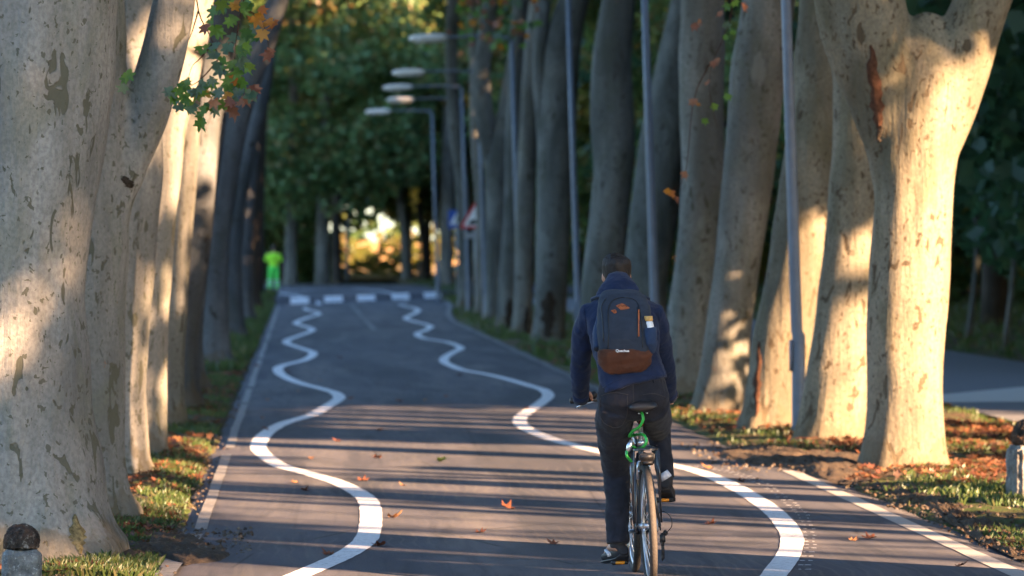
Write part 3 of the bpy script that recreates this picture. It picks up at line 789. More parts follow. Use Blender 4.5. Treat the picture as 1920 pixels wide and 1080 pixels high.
# ---------------------------------------------------------------- wood behind and beside the avenue
def wood_trunk(seed, h, r):
    bm = bmesh.new(); rr = random.Random(seed); x = y = 0; pts = []; rad = []
    for i in range(9):
        t = i/8; pts.append((x, y, -.2+h*t)); rad.append(r*(1.25 if i == 0 else 1)*(1-.6*t))
        x += rr.uniform(-.18, .18); y += rr.uniform(-.1, .1)
    loft(bm, pts, rad, 10)
    for k in range(4):
        z = h*(.5+.12*k); a = rr.uniform(0, 6.28); b = pts[min(8, int(8*z/h))]
        loft(bm, [b, (b[0]+1.6*cos(a), b[1]+1.6*sin(a), b[2]+1.3), (b[0]+3.4*cos(a), b[1]+3.4*sin(a), b[2]+2.2)], [r*.4, r*.28, r*.12], 7)
    me = bpy.data.meshes.new('trunk'); bm.to_mesh(me); bm.free(); me.materials.append(M['bark_dark'])
    me.polygons.foreach_set('use_smooth', [True]*len(me.polygons)); return me
WT = [wood_trunk(s, 11, .26) for s in (1, 2, 3)]
def wood_tree(x, y, crown, label, group, s=1.0, cz=10, ti=0, rz=0, ext_r=1.0):
    root = empty('wood_tree', (x, y, plateau(x, y)), label, 'tree', group, rz)
    t = bpy.data.objects.new('trunk', WT[ti % 3]); link(t, root); t.scale = (ext_r, ext_r, 1)
    c = bpy.data.objects.new('crown', CROWN[crown]); link(c, root); c.location = (0, 0, cz); c.scale = (s, s, s)
    return root
rb = random.Random(21)
GB = 'dense green trees closing the view beyond the junction'
LB = 'tree of the dense dark green wood beyond the far junction'
for (d, step, cr) in ((212, 5.2, ('big_a', 'big_b', 'big_a', 'big_c')), (226, 5.6, ('big_b', 'big_a', 'big_b', 'big_a')), (243, 6.5, ('big_b', 'big_a')), (256, 5.0, ('big_a', 'big_b'))):
    x = -12 + rb.uniform(0, 2); k = 0
    while x < 19:
        # low branches keep clear of the bright opening
        px = 560+F*x/d
        low = 10.6 if 600 < px < 860 else 9.6
        if 650 < px < 832: x += .7; k += (d > 400)
        if 652 < 560+F*x/d < 745 or 768 < 560+F*x/d < 785 or 803 < 560+F*x/d < 830: x += 1.0; continue
        wood_tree(x, d+rb.uniform(-3, 3), cr[k % len(cr)], LB, GB, s=rb.uniform(.92, 1.08), cz=low+rb.uniform(-.3, .6), ti=k, rz=rb.uniform(0, 6.28), ext_r=rb.uniform(.8, 1.5))
        x += step*rb.uniform(.8, 1.15); k += 1
GW = 'trees of the shaded wood on the right'
LW = 'tree of the dark shaded wood right of the park path'
n = 0
for j in range(17):
    for i in range(6):
        y = 50 + j*9.3 + rb.uniform(-2.5, 2.5); x = 15 + i*8.5 + rb.uniform(-2, 2)
        if y < 56 and x < 16.5: continue
        if i > 3 and y > 140 and rb.random() < .3: continue
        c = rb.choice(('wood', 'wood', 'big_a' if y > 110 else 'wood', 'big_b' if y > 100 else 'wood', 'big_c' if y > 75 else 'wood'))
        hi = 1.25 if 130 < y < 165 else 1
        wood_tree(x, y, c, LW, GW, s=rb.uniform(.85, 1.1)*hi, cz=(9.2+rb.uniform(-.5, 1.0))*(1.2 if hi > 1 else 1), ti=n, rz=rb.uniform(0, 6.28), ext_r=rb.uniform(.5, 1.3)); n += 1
for k, (u_, x_) in enumerate(((46,36),(47,44),(48,53),(46.5,60),(55,34),(56,43),(57,52),(58,61),(51,39),(52,48),(52,57),(64,40),(65,50),(66,60))):  # extra unseen trees, added to keep the sun off the wood
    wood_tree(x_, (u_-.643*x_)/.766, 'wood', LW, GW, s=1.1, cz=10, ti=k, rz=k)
# thin stems at the right frame edge
for k, (px, py, w, lab) in enumerate(((1815, 640, 11, 'thin dark stem left of two in the shaded wood at the right edge'), (1884, 655, 9, 'thin dark stem nearest the right frame edge in the shaded wood'))):
    g = gnd(px, py)
    root = empty('young_tree', (g.x, g.y, 0), lab, 'tree')
    bm = bmesh.new(); r = w/2/ppm(g.y)
    pts = [(noise.noise(Vector((z*.25, k, 0)))*.35, 0, z) for z in [-.2+.6*i for i in range(16)]]
    loft(bm, pts, [r*(1.2-.05*i) for i in range(16)], 10); bobj('trunk', bm, M['bark_far'], root)
    c = bpy.data.objects.new('crown', CROWN['grove']); link(c, root); c.location = (0, 0, 8.5); c.scale = (.7, .7, .7)
# bushes
def bush(x, y, key, s, label, group, rz):
    o = bpy.data.objects.new('bush', CROWN[key]); link(o); o.location = (x, y, plateau(x, y)+1.1*s); o.scale = (s, s, s); o.rotation_euler = (0, 0, rz)
    tag(o, label, 'bush', group)
GBu = 'dark bushes under the far trees'
for k in range(9):
    px = 478+22*k; d = 214+rb.uniform(0, 8)
    if px > 584: continue
    bush((px-560)/F*d, d, 'bush_a', rb.uniform(.9, 1.25), 'dark green bush behind the worker at the far junction', GBu, k)
for k in range(8):
    d = 196+rb.uniform(0, 14); x = 10.9+k*1.8
    bush(x, d, 'bush_a', rb.uniform(.9, 1.3), 'dark bush behind the right row of plane trees', 'dark bushes right of the meadow opening', k)
for k in range(34):
    x = 18+rb.uniform(0, 46); y = 118+rb.uniform(0, 85)
    bush(x, y, 'bush_a' if k % 3 else 'bush_b', rb.uniform(.9, 1.5), 'dark bush in the undergrowth of the right wood', 'undergrowth of the shaded wood', k)
# sparse twiggy shrub against the meadow
rs = np.random.RandomState(15)
for k, (px, d, s) in enumerate(((668, 236, .4), (694, 240, .5), (738, 232, .45), (714, 250, .35), (785, 238, .4))):
    o = bpy.data.objects.new('shrub', CROWN['bush_b']); link(o); o.location = ((px-560)/F*d, d, .2+.9*s); o.scale = (s*.9, s*.9, s)
    tag(o, 'small loose shrub standing against the sunlit meadow', 'shrub', 'shrubs in front of the meadow')
for k in range(26):
    bush(-14+k*1.9+rb.uniform(-.8, .8), 372+rb.uniform(-22, 24), 'bush_b', rb.uniform(.5, 1.25), 'sunlit bush on the far side of the meadow', 'sunlit bushes beyond the meadow', k)
# sunlit boundary wall and sunlit far wood
bm = bmesh.new(); x = -60
while x < 90:
    box(bm, (x+3.9, 400, 1.3), (7.74, .4, 2.2)); box(bm, (x, 399.9, 1.45), (.5, .7, 2.6)); box(bm, (x+3.9, 400, 2.48), (7.3, .6, .16)); x += 8
wall = bobj('boundary_wall', bm, M['plaster'], smooth=False); tag(wall, 'pale sunlit wall far beyond the meadow', 'wall')
fr = np.random.RandomState(3)
pos = np.stack([fr.uniform(-150, 230, 42000), fr.uniform(425, 455, 42000), fr.uniform(0, 34, 42000)], 1)
fw = mesh_obj('far_wood', scatter('far_wood', QUAD, 4, pos, 1.3, fr), M['leaf'], smooth=False)
tag(fw, 'far-off wood closing the horizon behind the meadow', 'wood', kind='stuff')
pos = np.stack([fr.uniform(36, 100, 30000), fr.uniform(198, 216, 30000), fr.uniform(0, 20, 30000)], 1)
keep = ~((pos[:, 2] < 3.4) & (np.sin(pos[:, 0]*.9) > .4)); pos = pos[keep]
fw = mesh_obj('right_wood_edge', scatter('right_wood_edge', QUAD, 4, pos, .9, fr), M['leaf_dark'], smooth=False)
tag(fw, 'dense leafy edge of the right wood in the distance', 'wood', kind='stuff')

# trees outside the frame on the right whose trunks and crowns shade the near road
SHD = [(5.35,26.2,.34),(5.3,21.6,.40),(5.3,15.7,.42),(5.2,11.4,.4),(5.3,7.3,.4),(5.3,3,.4)]
for k, (x, y, r) in enumerate(SHD):
    root = empty('plane_tree', (x, y, 0), 'plane tree of the right row nearer than the frame edge', 'plane tree', 'right row trees outside the frame')
    bm = bmesh.new(); loft(bm, [(0, 0, -.2), (0, 0, .3), (.05, 0, 1.5), (.1, .1, 4), (.2, .1, 7), (.3, 0, 10)], [r*1.3, r*1.05, r, r*.95, r*.8, r*.5], 14)
    bobj('trunk', bm, M['bark_right'], root)
    c = bpy.data.objects.new('crown', CROWN['avenue']); link(c, root); c.location = (0, 0, 13.2); c.rotation_euler = (0, 0, k)
UC, US = cos(R(50)), sin(R(50))          # u runs across the sunlight: u = .643 x + .766 y
def uy(x, u): return (u-UC*x)/US
SH2 = [(25.2,.40,13.4),(27.85,.22,13.2),(30.75,.36,13.6),(31.75,.10,13),(33.6,.3,13.5),(33.0,.04,14),(21.75,.035,12.8),(22.5,.05,13.6),(19.0,.25,13.2),(21.0,.04,14.2),(18.3,.42,13),(15.6,.3,13.3),(35.6,.3,13.4),(24.0,.2,18.5),(19.6,.28,19),(26.75,.36,13.8),(31.2,.12,13.9),(34.0,.12,12.8),(22.95,.12,13.9),(20.7,.10,13.0)]
for k, (u, r, x) in enumerate(SH2):  # added bare trunks, set across the sunlight to band the road with shade
    if r < .25: x += 12
    y = uy(x, u)
    root = empty('park_tree', (x, y, 0), 'tree beyond the park path outside the frame', 'tree', 'trees beyond the path outside the frame')
    bm = bmesh.new(); loft(bm, [(0, 0, -.2), (0, 0, .3), (.02, 0, 1.5), (.04, .03, 4), (.06, .05, 9), (.1, 0, 15)], [r*1.3, r*1.05, r, r, r*.95, r*.7], 12)
    if u in (25.2, 26.75, 27.85): bmesh.ops.scale(bm, vec=(1, 1, .34), verts=bm.verts)
    bobj('trunk', bm, M['bark_right'], root)
SHADE_GROVE = [(q[0], uy(q[0], q[1]), q[2], q[3] if len(q) > 3 else 1) for q in ((14.8,22.6,10.0,.7),(15.2,30.9,8.3),(15.4,19.4,10.6,.8),(15.2,36.2,8.6),(15.0,33.6,7.1,.5),(15.2,26.3,7.4,.45),(17,15.8,10.8),(16,12,10.0),(21,22.6,12.2,.75),(21.5,31.1,10.8),(21,18.8,12.0),(22,14.5,12.0),(27,22,14.6,.9),(28,18,14.2),(30,12,13.4))]+[(14.6,42.2,-7.6,1),(20.5,40.0,-8.4,1),(27,36.5,-9,1),(34,33,-9.5,1)]
for k, (x, y, cz, cs) in enumerate(SHADE_GROVE):
    root = empty('wood_tree', (x, y, 0), 'tree of the grove right of the frame', 'tree', 'grove trees outside the frame')
    t = bpy.data.objects.new('trunk', WT[k % 3]); link(t, root); t.scale = (.6, .6, .9)
    c = bpy.data.objects.new('crown', CROWN['grove' if cz > 0 else 'big_b']); link(c, root); c.location = (0, 0, abs(cz)+.2); c.rotation_euler = (0, 0, k*.8); c.scale = (cs, cs, .8*cs)

# ---------------------------------------------------------------- street lamps
M['pole'] = simple('galvanised_pole', (.12, .15, .20), .5, .4, .1, .12, 8, .1)
M['lampshell'] = simple('lamp_shell', (.72, .70, .66), .5, .4, 0, .08, 8, .05)
M['lamplens'] = simple('lamp_lens', (.55, .58, .6), .25, .5, 0, .05, 8, .05)
def make_lamp(loc, label, H=6.55):
    root = empty('street_lamp', loc, label, 'street lamp', 'street lamps along the right row')
    bm = bmesh.new()
    pts = [(0, 0, -.05), (0, 0, .05), (0, 0, 1.0), (-.02, 0, 1.05), (-.10, 0, 3.5), (-.2, 0, H)]
    loft(bm, pts, [.072, .07, .068, .060, .053, .04], 14); p = bobj('pole', bm, M['pole'], root)
    bm = bmesh.new(); box(bm, (-.078, -.0, .8), (.03, .09, .32), bevel=.008); bobj('access_door', bm, M['pole'], p)
    bm = bmesh.new(); loft(bm, [(-.2, 0, H-.08), (-.26, 0, H+.02), (-.8, 0, H+.04), (-1.7, 0, H+.02)], [.035, .04, .035, .03], 10); a = bobj('arm', bm, M['pole'], root)
    bm = bmesh.new(); L = .86
    pts = [(-1.62-L*t, 0, H-.02*t) for t in (0, .08, .3, .6, .85, .97, 1)]
    loft(bm, pts, [(.04, .05), (.10, .085), (.13, .10), (.13, .10), (.11, .08), (.06, .05), (.02, .02)], 16, side=Vector((0, 1, 0)))
    h = bobj('lamp_head', bm, M['lampshell'], root)
    bm = bmesh.new(); box(bm, (-2.1, 0, H-.085), (.55, .18, .06), bevel=.03); bobj('lens', bm, M['lamplens'], h)
    return root
LP = [((5.06, 40), 'nearest lamp pole between the dappled leaning trunk and the trunk pressed to the sunlit one'),
      ((4.83, 53.5), 'lamp pole rising just right of the head of the cyclist'), ((4.88, 69), 'lamp pole just left of the head of the cyclist'),
      ((4.92, 88), 'lamp whose pale head hangs highest over the road'), ((4.95, 105.2), 'lamp whose pale head hangs second highest over the road'),
      ((4.92, 115), 'lamp whose pale head hangs third highest over the road'), ((5.25, 124.5), 'lamp with its pale head half hidden under the third one'),
      ((4.75, 135.5), 'farthest lamp with its pole standing before the meadow')]
lamp0 = None
for (x, y), lab in LP:
    if lamp0 is None: lamp0 = make_lamp((x, y, plateau(x, y)), lab)
    else:
        c = lamp0.copy(); COL.objects.link(c); c.location = (x, y, plateau(x, y)); c['label'] = lab
        for ch in list(lamp0.children):
            q = ch.copy(); COL.objects.link(q); q.parent = c
            for g in ch.children:
                w = g.copy(); COL.objects.link(w); w.parent = q
# small globe lamp far off
g = at(786, 338, 215)
root = empty('globe_lamp', (g.x, 215, .2), 'small globe lamp on a post above the bright meadow opening', 'globe lamp')
bm = bmesh.new(); loft(bm, [(0, 0, 0), (0, 0, .3), (0, 0, g.z-.2)], [.07, .05, .035], 10); bobj('pole', bm, M['pole'], root)
bm = bmesh.new(); ball(bm, (0, 0, g.z+.1), (.36, .36, .34)); bobj('globe', bm, M['lampshell'], root)
# thin grey post left of the meadow
g = gnd2(651, 540); zt = at(651, 398, 170).z
bm = bmesh.new(); loft(bm, [(0, 0, 0), (0, 0, zt)], [.09, .08], 10); box(bm, (0, 0, zt+.03), (.24, .2, .06), bevel=.02)
o = bobj('grey_post', bm, M['pole'], loc=((651-560)/F*206, 206, .2)); tag(o, 'thin grey post left of the bright meadow opening', 'post')
# ---------------------------------------------------------------- signs
M['sign_white'] = simple('sign_white', (.75, .76, .78), .4, .4, var=.04); M['sign_red'] = simple('sign_red', (.45, .02, .03), .4, .4, var=.05)
M['sign_blue'] = simple('sign_blue', (.02, .08, .34), .4, .4, var=.05); M['sign_black'] = simple('sign_black', (.02, .02, .02), .5, .3, var=.05)
M['steel'] = simple('grey_steel', (.28, .29, .31), .5, .4, .3, .1)
def prism(bm, pts, y, th=.01):
    f = [bm.verts.new((x, y, z)) for x, z in pts]; b = [bm.verts.new((x, y+th, z)) for x, z in pts]
    bm.faces.new(f); bm.faces.new(b[::-1]); n = len(pts)
    for i in range(n): bm.faces.new((f[i], b[i], b[(i+1) % n], f[(i+1) % n]))
    bmesh.ops.recalc_face_normals(bm, faces=bm.faces)
def tri(s, cz, r=.04):
    out = []
    for k in range(3):
        a = pi/2+2*pi*k/3; c = (s*.577*cos(a), cz+s*.577*sin(a)); cx, cy = c[0]-r*2*cos(a), c[1]-r*2*sin(a)
        for j in range(-3, 4):
            b = a+j*pi/9; out.append((cx+r*cos(b), cy+r*sin(b)))
    return out
d = 111.8; c = at(891, 411, d)
s1 = empty('warning_sign', (c.x, d, 0), 'red and white triangular speed hump warning sign on a grey post', 'road sign')
bm = bmesh.new(); tube(bm, (0, .06, -.1), (0, .06, c.z+.4), .03); bobj('post', bm, M['steel'], s1)
bm = bmesh.new(); prism(bm, tri(.92, c.z), 0); pl = bobj('sign_plate', bm, M['sign_red'], s1, smooth=False)
bm = bmesh.new(); prism(bm, tri(.66, c.z, .02), -.008, .006); bobj('white_field', bm, M['sign_white'], pl, smooth=False)
bm = bmesh.new(); hump = [(-.22, c.z-.15), (.22, c.z-.15)] + [(.22*cos(pi*k/12)*(.9), c.z-.13+.12*sin(pi*k/12)) for k in range(13)]
prism(bm, hump, -.014, .004); bobj('hump_symbol', bm, M['sign_black'], pl, smooth=False)
bm = bmesh.new(); box(bm, (0, 0, c.z-.46), (.62, .012, .17), bevel=.004); bobj('lower_plate', bm, M['steel'], s1, smooth=False)
d = 148; c = at(856, 411, d)
s2 = empty('crossing_sign', (c.x, d, plateau(c.x, d)), 'blue square crossing sign with white triangle behind a trunk', 'road sign')
zz = c.z-plateau(c.x, d)
bm = bmesh.new(); tube(bm, (0, .06, -.1), (0, .06, zz+.3), .03); bobj('post', bm, M['steel'], s2)
bm = bmesh.new(); box(bm, (0, 0, zz), (.62, .012, .70), bevel=.004); pl = bobj('sign_plate', bm, M['sign_blue'], s2, smooth=False)
bm = bmesh.new(); prism(bm, tri(.5, zz-.05, .01), -.013, .004); bobj('white_field', bm, M['sign_white'], pl, smooth=False)
bm = bmesh.new(); ball(bm, (0, -.018, zz+.06), (.03, .004, .03), 8, 6); prism(bm, [(-.02, zz-.06), (.03, zz-.06), (.02, zz+.03), (-.02, zz+.03)], -.019, .004)
prism(bm, [(-.1, zz-.17), (-.06, zz-.17), (.02, zz-.06), (-.02, zz-.06)], -.0195, .004); prism(bm, [(.07, zz-.17), (.11, zz-.17), (.03, zz-.06), (0, zz-.06)], -.0185, .004)
bobj('walking_symbol', bm, M['sign_black'], pl, smooth=False)
# ---------------------------------------------------------------- bollards
def mat_stone():
    t = NT('weathered_stone'); v = t.coord(); n = t.noise(v, 14, 6, .7); n2 = t.noise(v, 60, 4, .7); n3 = t.noise(v, 6, 4, .6)
    c = t.ramp(n, [(.35, (.10, .10, .10)), (.55, (.2, .2, .19)), (.7, (.33, .33, .31))])
    c = t.mix(t.ramp(n2, [(.6, 0.0), (.68, .9)]), c, (.5, .5, .48))
    c = t.mix(t.ramp(n3, [(.55, 0.0), (.65, .6)]), c, (.13, .09, .055))
    t.bsdf(c, .9, .15, 0, t.math('ADD', n, n2), 1, .02); return t.m
def mat_cap():
    t = NT('lichen_cap'); v = t.coord(); n = t.noise(v, 22, 6, .75); n3 = t.noise(v, 9, 5, .6)
    c = t.ramp(n, [(.4, (.025, .022, .02)), (.56, (.07, .055, .045)), (.66, (.3, .28, .25)), (.75, (.5, .5, .46))])
    c = t.mix(t.ramp(n3, [(.5, 0.0), (.6, .6)]), c, (.12, .06, .035))
    t.bsdf(c, .95, .1, 0, n, 1, .03); return t.m
M['stone'] = mat_stone(); M['cap'] = mat_cap()
def bollard(x, y, w, h, label, seed, rz=.1):
    root = empty('stone_bollard', (x, y, 0), label, 'bollard', rz=rz)
    dsp = lambda c: .004*noise.noise(Vector((c.x*75, c.y*75, c.z*75)))+.006*noise.noise(Vector((c.x*28, c.y*28, c.z*28+seed)))+.008*noise.noise(Vector((c.x*8, c.y*8, c.z*8+seed)))
    hb = h-w*.62
    bm = bmesh.new(); box(bm, (0, 0, (hb-.2)/2), (w, w*.9, hb+.2), bevel=w*.09)
    remesh('shaft', bm, .008, 2, M['stone'], root, disp=dsp)
    bm = bmesh.new()
    loft(bm, [(0, 0, hb+.004), (0, 0, hb+w*.06), (0, 0, hb+w*.2), (0, 0, hb+w*.42), (0, 0, hb+w*.56), (0, 0, h)],
         [(w*.44, w*.4), (w*.47, w*.43), (w*.485, w*.44), (w*.44, w*.40), (w*.34, w*.3), (w*.12, w*.1)], 20)
    remesh('cap', bm, .006, 2, M['cap'], root, disp=lambda c: 1.6*dsp(c))
p = at(41, 985, 21.2); bollard(p.x, 21.2, .205, p.z, 'low stone bollard with a rounded dark cap in the bottom left corner', 1)
p = at(1934, 785, 29.6); bollard(p.x, 29.6, .32, p.z, 'tall grey stone bollard with a cracked cap cut by the right frame edge', 2, .2)
# ---------------------------------------------------------------- hanging twigs with real leaves
def leaf_sprig(name, parent, px0, d, stems, leaves, mats, size, seed, label=None, sub='foliage', dense=0):
    """stems: pixel polylines with thickness in metres; leaves: pixel centres"""
    rr = random.Random(seed); bm = bmesh.new()
    for st in stems:
        pts = [at(x, y, d+dz) for x, y, dz in smoothpath(st, 4)]
        loft(bm, pts, [max(.0018, .006*(1-i/len(pts))) for i in range(len(pts))], 6)
    rel = parent.location
    o = bobj(name, bm, M['torn'], parent, rel=rel)
    if label: o['label'] = label
    V = []; T = []; MI = []
    for (x, y, mi) in leaves+[(x+rr.uniform(-11, 11), y+rr.uniform(-11, 11), (0 if mi == 2 and rr.random() < .6 else mi)) for x, y, mi in leaves if dense and rr.random() < dense]:
        t = lobed(15, rr.uniform(.3, 1.1), rr.randint(0, 99)); base = len(V)
        # blade hangs: tip down, face roughly towards the light
        Rm = Matrix.Rotation(rr.uniform(-.9, .9), 3, 'Z') @ Matrix.Rotation(pi/2+rr.uniform(-.75, .5), 3, 'X') @ Matrix.Rotation(-pi/2+rr.uniform(-.8, .8), 3, 'Z')
        s = size*rr.uniform(.75, 1.2); c = at(x, y, d+rr.uniform(-.35, .35))-rel
        V += [tuple(Rm @ (Vector(p)*s) + c) for p in t[0]]
        T += [int(i)+base for i in t[1]]; MI += [mi]*(len(t[1])//3)
    me = np_mesh(sub, V, T, 3, MI); mesh_obj(sub, me, mats, o, smooth=False)
    return o
M['lf_g1'] = mat_leaf('hanging_leaf_green', [(.10, .19, .025), (.07, .15, .03), (.14, .2, .03), (.05, .12, .04)], .45, 3)
M['lf_g2'] = mat_leaf('hanging_leaf_blue_green', [(.09, .14, .09), (.06, .11, .06), (.12, .17, .12)], .3, 3)
M['lf_o'] = mat_leaf('hanging_leaf_orange', [(.42, .17, .02), (.34, .11, .02), (.45, .25, .05)], .45, 3)
M['lf_b'] = mat_leaf('hanging_leaf_brown', [(.22, .09, .05), (.16, .06, .04), (.28, .14, .08)], .3, 3)
LM = [M['lf_g1'], M['lf_g2'], M['lf_o'], M['lf_b']]
rr = random.Random(8)
lv = [(438,8,0),(455,18,0),(430,40,0),(470,35,2),(488,25,2),(498,45,2),(462,60,0),(475,52,1),(492,62,2),(505,40,2),(400,20,0),(384,52,3),(440,70,1),(412,60,0),(395,40,0),(425,92,1),(448,95,0),
      (460,85,0),(372,90,0),(390,88,0),(405,85,1),(418,112,0),(436,120,0),(450,118,1),(402,105,1),(412,130,1),(428,140,0),(446,135,0),(462,125,0),(508,96,3),(440,148,2),(425,160,0),(455,152,0),(398,150,1),(388,160,0),(375,165,1),
      (352,152,0),(345,160,0),(335,172,0),(318,170,1),(325,180,0),(358,172,1),(370,178,0),(386,175,2),(410,172,1),(428,178,2),(448,170,1),(470,175,1),(480,165,3),(400,190,3),(418,195,0),(405,205,1),(388,200,0),(376,215,0),(374,230,0),(355,205,1),
      (432,190,3),(438,208,3),(440,185,1),(452,192,3),(350,186,0),(336,200,1),(240,140,0),(232,165,1),(445,5,2),(460,2,0),(470,10,0),(420,10,0)]
leaf_sprig('leafy_branch', L2, 400, 26.4, [[(365,-60,0),(372,20,0),(395,70,0),(415,120,.1),(425,170,.1),(400,200,.1)],[(372,20,0),(360,60,0),(352,80,0)],
    [(400,80,0),(375,110,0),(360,125,-.1),(350,160,0)],[(410,110,0),(385,140,0),(360,160,0),(325,170,0)],[(470,-60,0),(455,10,0),(445,60,0),(440,120,.1),(450,170,.1)],[(455,10,0),(490,40,0),(505,90,0)]],
    lv, LM, .125, 3, 'hanging branch of green and orange lobed leaves', dense=.8)
lv2 = [(1302,48,3),(1310,40,3),(1330,30,0),(1350,25,3),(1365,10,0),(1378,5,0),(1385,20,3),(1395,12,3),(1375,60,0),(1360,68,0),(1352,75,0),(1345,112,3),(1338,118,3),(1327,155,3),(1330,160,3),(1300,190,3),(1306,195,2),
       (1322,225,0),(1330,235,1),(1345,240,0),(1360,245,0),(1340,198,0),(1372,190,3),(1365,180,0),(1283,325,3),(1293,325,3),(1278,322,1),(1250,358,2),(1258,362,2),(1268,372,3),(1280,436,3),(1343,480,2),(1318,490,3),(1348,512,3),(1372,40,0),(1362,45,1)]
leaf_sprig('drooping_twig', R2, 1330, 35, [[(1375,-80,0),(1372,20,0),(1355,75,0),(1335,120,0),(1330,170,0),(1345,240,0)],[(1330,120,0),(1300,190,0),(1284,330,0),(1250,360,0)]],
    [q for k, q in enumerate(lv2) if k % 4 != 2 and (q[1] < 240 or q[:2] in ((1283,325),(1250,358),(1258,362),(1268,372)))], LM, .115, 5, 'thin drooping twig with a few brown and green leaves')
rr = random.Random(30)
lv3 = [(rr.uniform(860,1010), rr.uniform(-10,105)*rr.random()**.5, rr.choice((0,0,3,1,2))) for _ in range(70)]+[(800,92,0),(796,100,1),(840,60,3),(905,68,3),(918,72,3),(925,85,0)]
leaf_sprig('drooping_twig', R8, 930, 78, [[(1000,-60,0),(970,10,0),(920,60,0)],[(960,-60,0),(900,20,0),(870,60,0)]], lv3, LM, .24, 6, 'twigs of small leaves hanging in front of the lamps')
lv4 = [(778+rr.uniform(-8,8), 372+rr.uniform(-20,22), 2) for _ in range(26)]
t45 = [o for o in bpy.data.objects if o.get('label', '').startswith('dark slender trunk just left of the farthest')][0]
M['lf_gold'] = mat_leaf('golden_leaf', [(.7, .42, .05), (.6, .34, .04)], .4, 3)  # sunlight on this foliage put into a bright gold colour
leaf_sprig('golden_spray', t45, 778, 203, [[(790,330,0),(780,370,0)]], lv4, [M['lf_gold']]*3, .3, 7, 'spray of golden leaves')

# ---------------------------------------------------------------- high visibility worker (far)
def mat_cloth(name, col, rough=.85, sc=14, var=.2, bstr=.25, sheen=.15):
    t = NT(name); v = t.coord(); n = t.noise(v, sc, 4, .6, .5); w = t.noise(v, 260, 2, .6)
    c = t.ramp(n, [(.3, tuple(x*(1-var) for x in col)), (.7, tuple(min(1, x*(1+var)) for x in col))])
    c = t.mix(t.ramp(w, [(.4, .25), (.6, 0.0)]), c, tuple(x*.6 for x in col))
    t.bsdf(c, rough, .2, 0, t.math('ADD', n, t.math('MULTIPLY', w, .25)), bstr, .01, sheen); return t.m
M['hv_lime'] = mat_cloth('hi_vis_lime', (.42, .95, .05), var=.05)
M['hv_green'] = mat_cloth('hi_vis_green', (.12, .85, .13), var=.05)
M['reflect'] = simple('reflective_tape', (.55, .6, .6), .4, .5, var=.05)
M['skin'] = simple('skin', (.42, .22, .15), .55, .3, var=.1, nscale=20)
M['hair'] = simple('dark_hair', (.018, .013, .011), .6, .3, var=.4, nscale=60, bstr=.6)
def figure(name, J, parent, mat, voxel, sc=1.0, legs=True, arms=True, extra=None):
    bm = bmesh.new()
    V = Vector
    if arms:
        for s in ('l', 'r'):
            loft(bm, [J['neck']*.35+J['sh_'+s]*.65, J['sh_'+s], J['sh_'+s].lerp(J['el_'+s], .5), J['el_'+s], J['el_'+s].lerp(J['wr_'+s], .4), J['wr_'+s]], [.05*sc, .052*sc, .045*sc, .038*sc, .037*sc, .026*sc], 12)
            if 'ha_'+s in J: loft(bm, [J['wr_'+s], J['wr_'+s].lerp(J['ha_'+s], .5), J['ha_'+s]], [.026*sc, (.04*sc, .022*sc), (.036*sc, .02*sc)], 10)
    if legs:
        for s in ('l', 'r'):
            loft(bm, [J['hip_'+s]+V((0, 0, .06)), J['hip_'+s], J['hip_'+s].lerp(J['kn_'+s], .5), J['kn_'+s], J['kn_'+s].lerp(J['an_'+s], .35), J['an_'+s]], [.08*sc, .085*sc, .07*sc, .052*sc, .052*sc, .036*sc], 12)
            loft(bm, [J['an_'+s]+V((0, -.03, -.03)), J['an_'+s].lerp(J['to_'+s], .5), J['to_'+s]], [.035*sc, (.042*sc, .03*sc), (.038*sc, .02*sc)], 10)
    p, c, n, h = J['pelvis'], J['chest'], J['neck'], J['head']
    loft(bm, [p-V((0, 0, .06)), p, p.lerp(c, .5), c, n-(n-c)*.35, n-(n-c)*.1], [(.13*sc, .10*sc), (.155*sc, .11*sc), (.135*sc, .095*sc), (.17*sc, .115*sc), (.15*sc, .09*sc), (.065*sc, .06*sc)], 18)
    loft(bm, [n-(n-c)*.15, n, n.lerp(h, .6)], [.06*sc, .054*sc, .054*sc], 12)
    ax = (h-n).normalized()
    loft(bm, [h-ax*.115, h-ax*.09, h-ax*.04, h+ax*.02, h+ax*.07, h+ax*.105, h+ax*.118], [(.03, .04), (.052, .065), (.068, .085), (.075, .094), (.069, .085), (.045, .055), (.012, .015)], 18)
    # ears and nose
    for s in (-1, 1): ball(bm, h+V((s*.077, 0, -.015)), (.009, .016, .03), 8, 6)
    ball(bm, h+V((0, .098, -.02)), (.014, .02, .024), 8, 6)
    if extra: extra(bm)
    return remesh(name, bm, voxel, 2, mat, parent, parent.location if parent else None)
W0 = Vector((at(513, 500, 157).x, 157, .2))
V = Vector
JW = dict(pelvis=V((0, 0, .98)), chest=V((0, 0, 1.33)), neck=V((0, .01, 1.52)), head=V((0, .05, 1.66)),
          sh_l=V((-.19, 0, 1.44)), el_l=V((-.31, .0, 1.2)), wr_l=V((-.17, .2, 1.12)), ha_l=V((-.09, .24, 1.13)),
          sh_r=V((.19, 0, 1.44)), el_r=V((.31, .0, 1.2)), wr_r=V((.17, .2, 1.12)), ha_r=V((.09, .24, 1.13)),
          hip_l=V((-.1, 0, .92)), kn_l=V((-.13, .01, .5)), an_l=V((-.15, 0, .09)), to_l=V((-.17, .15, .03)),
          hip_r=V((.1, 0, .92)), kn_r=V((.13, .01, .5)), an_r=V((.15, 0, .09)), to_r=V((.17, .15, .03)))
JWw = {k: v+W0 for k, v in JW.items()}
worker = empty('person', W0, 'distant worker in bright lime and green high visibility clothes seen from behind', 'person')
figure('body', JWw, worker, M['skin'], .02)
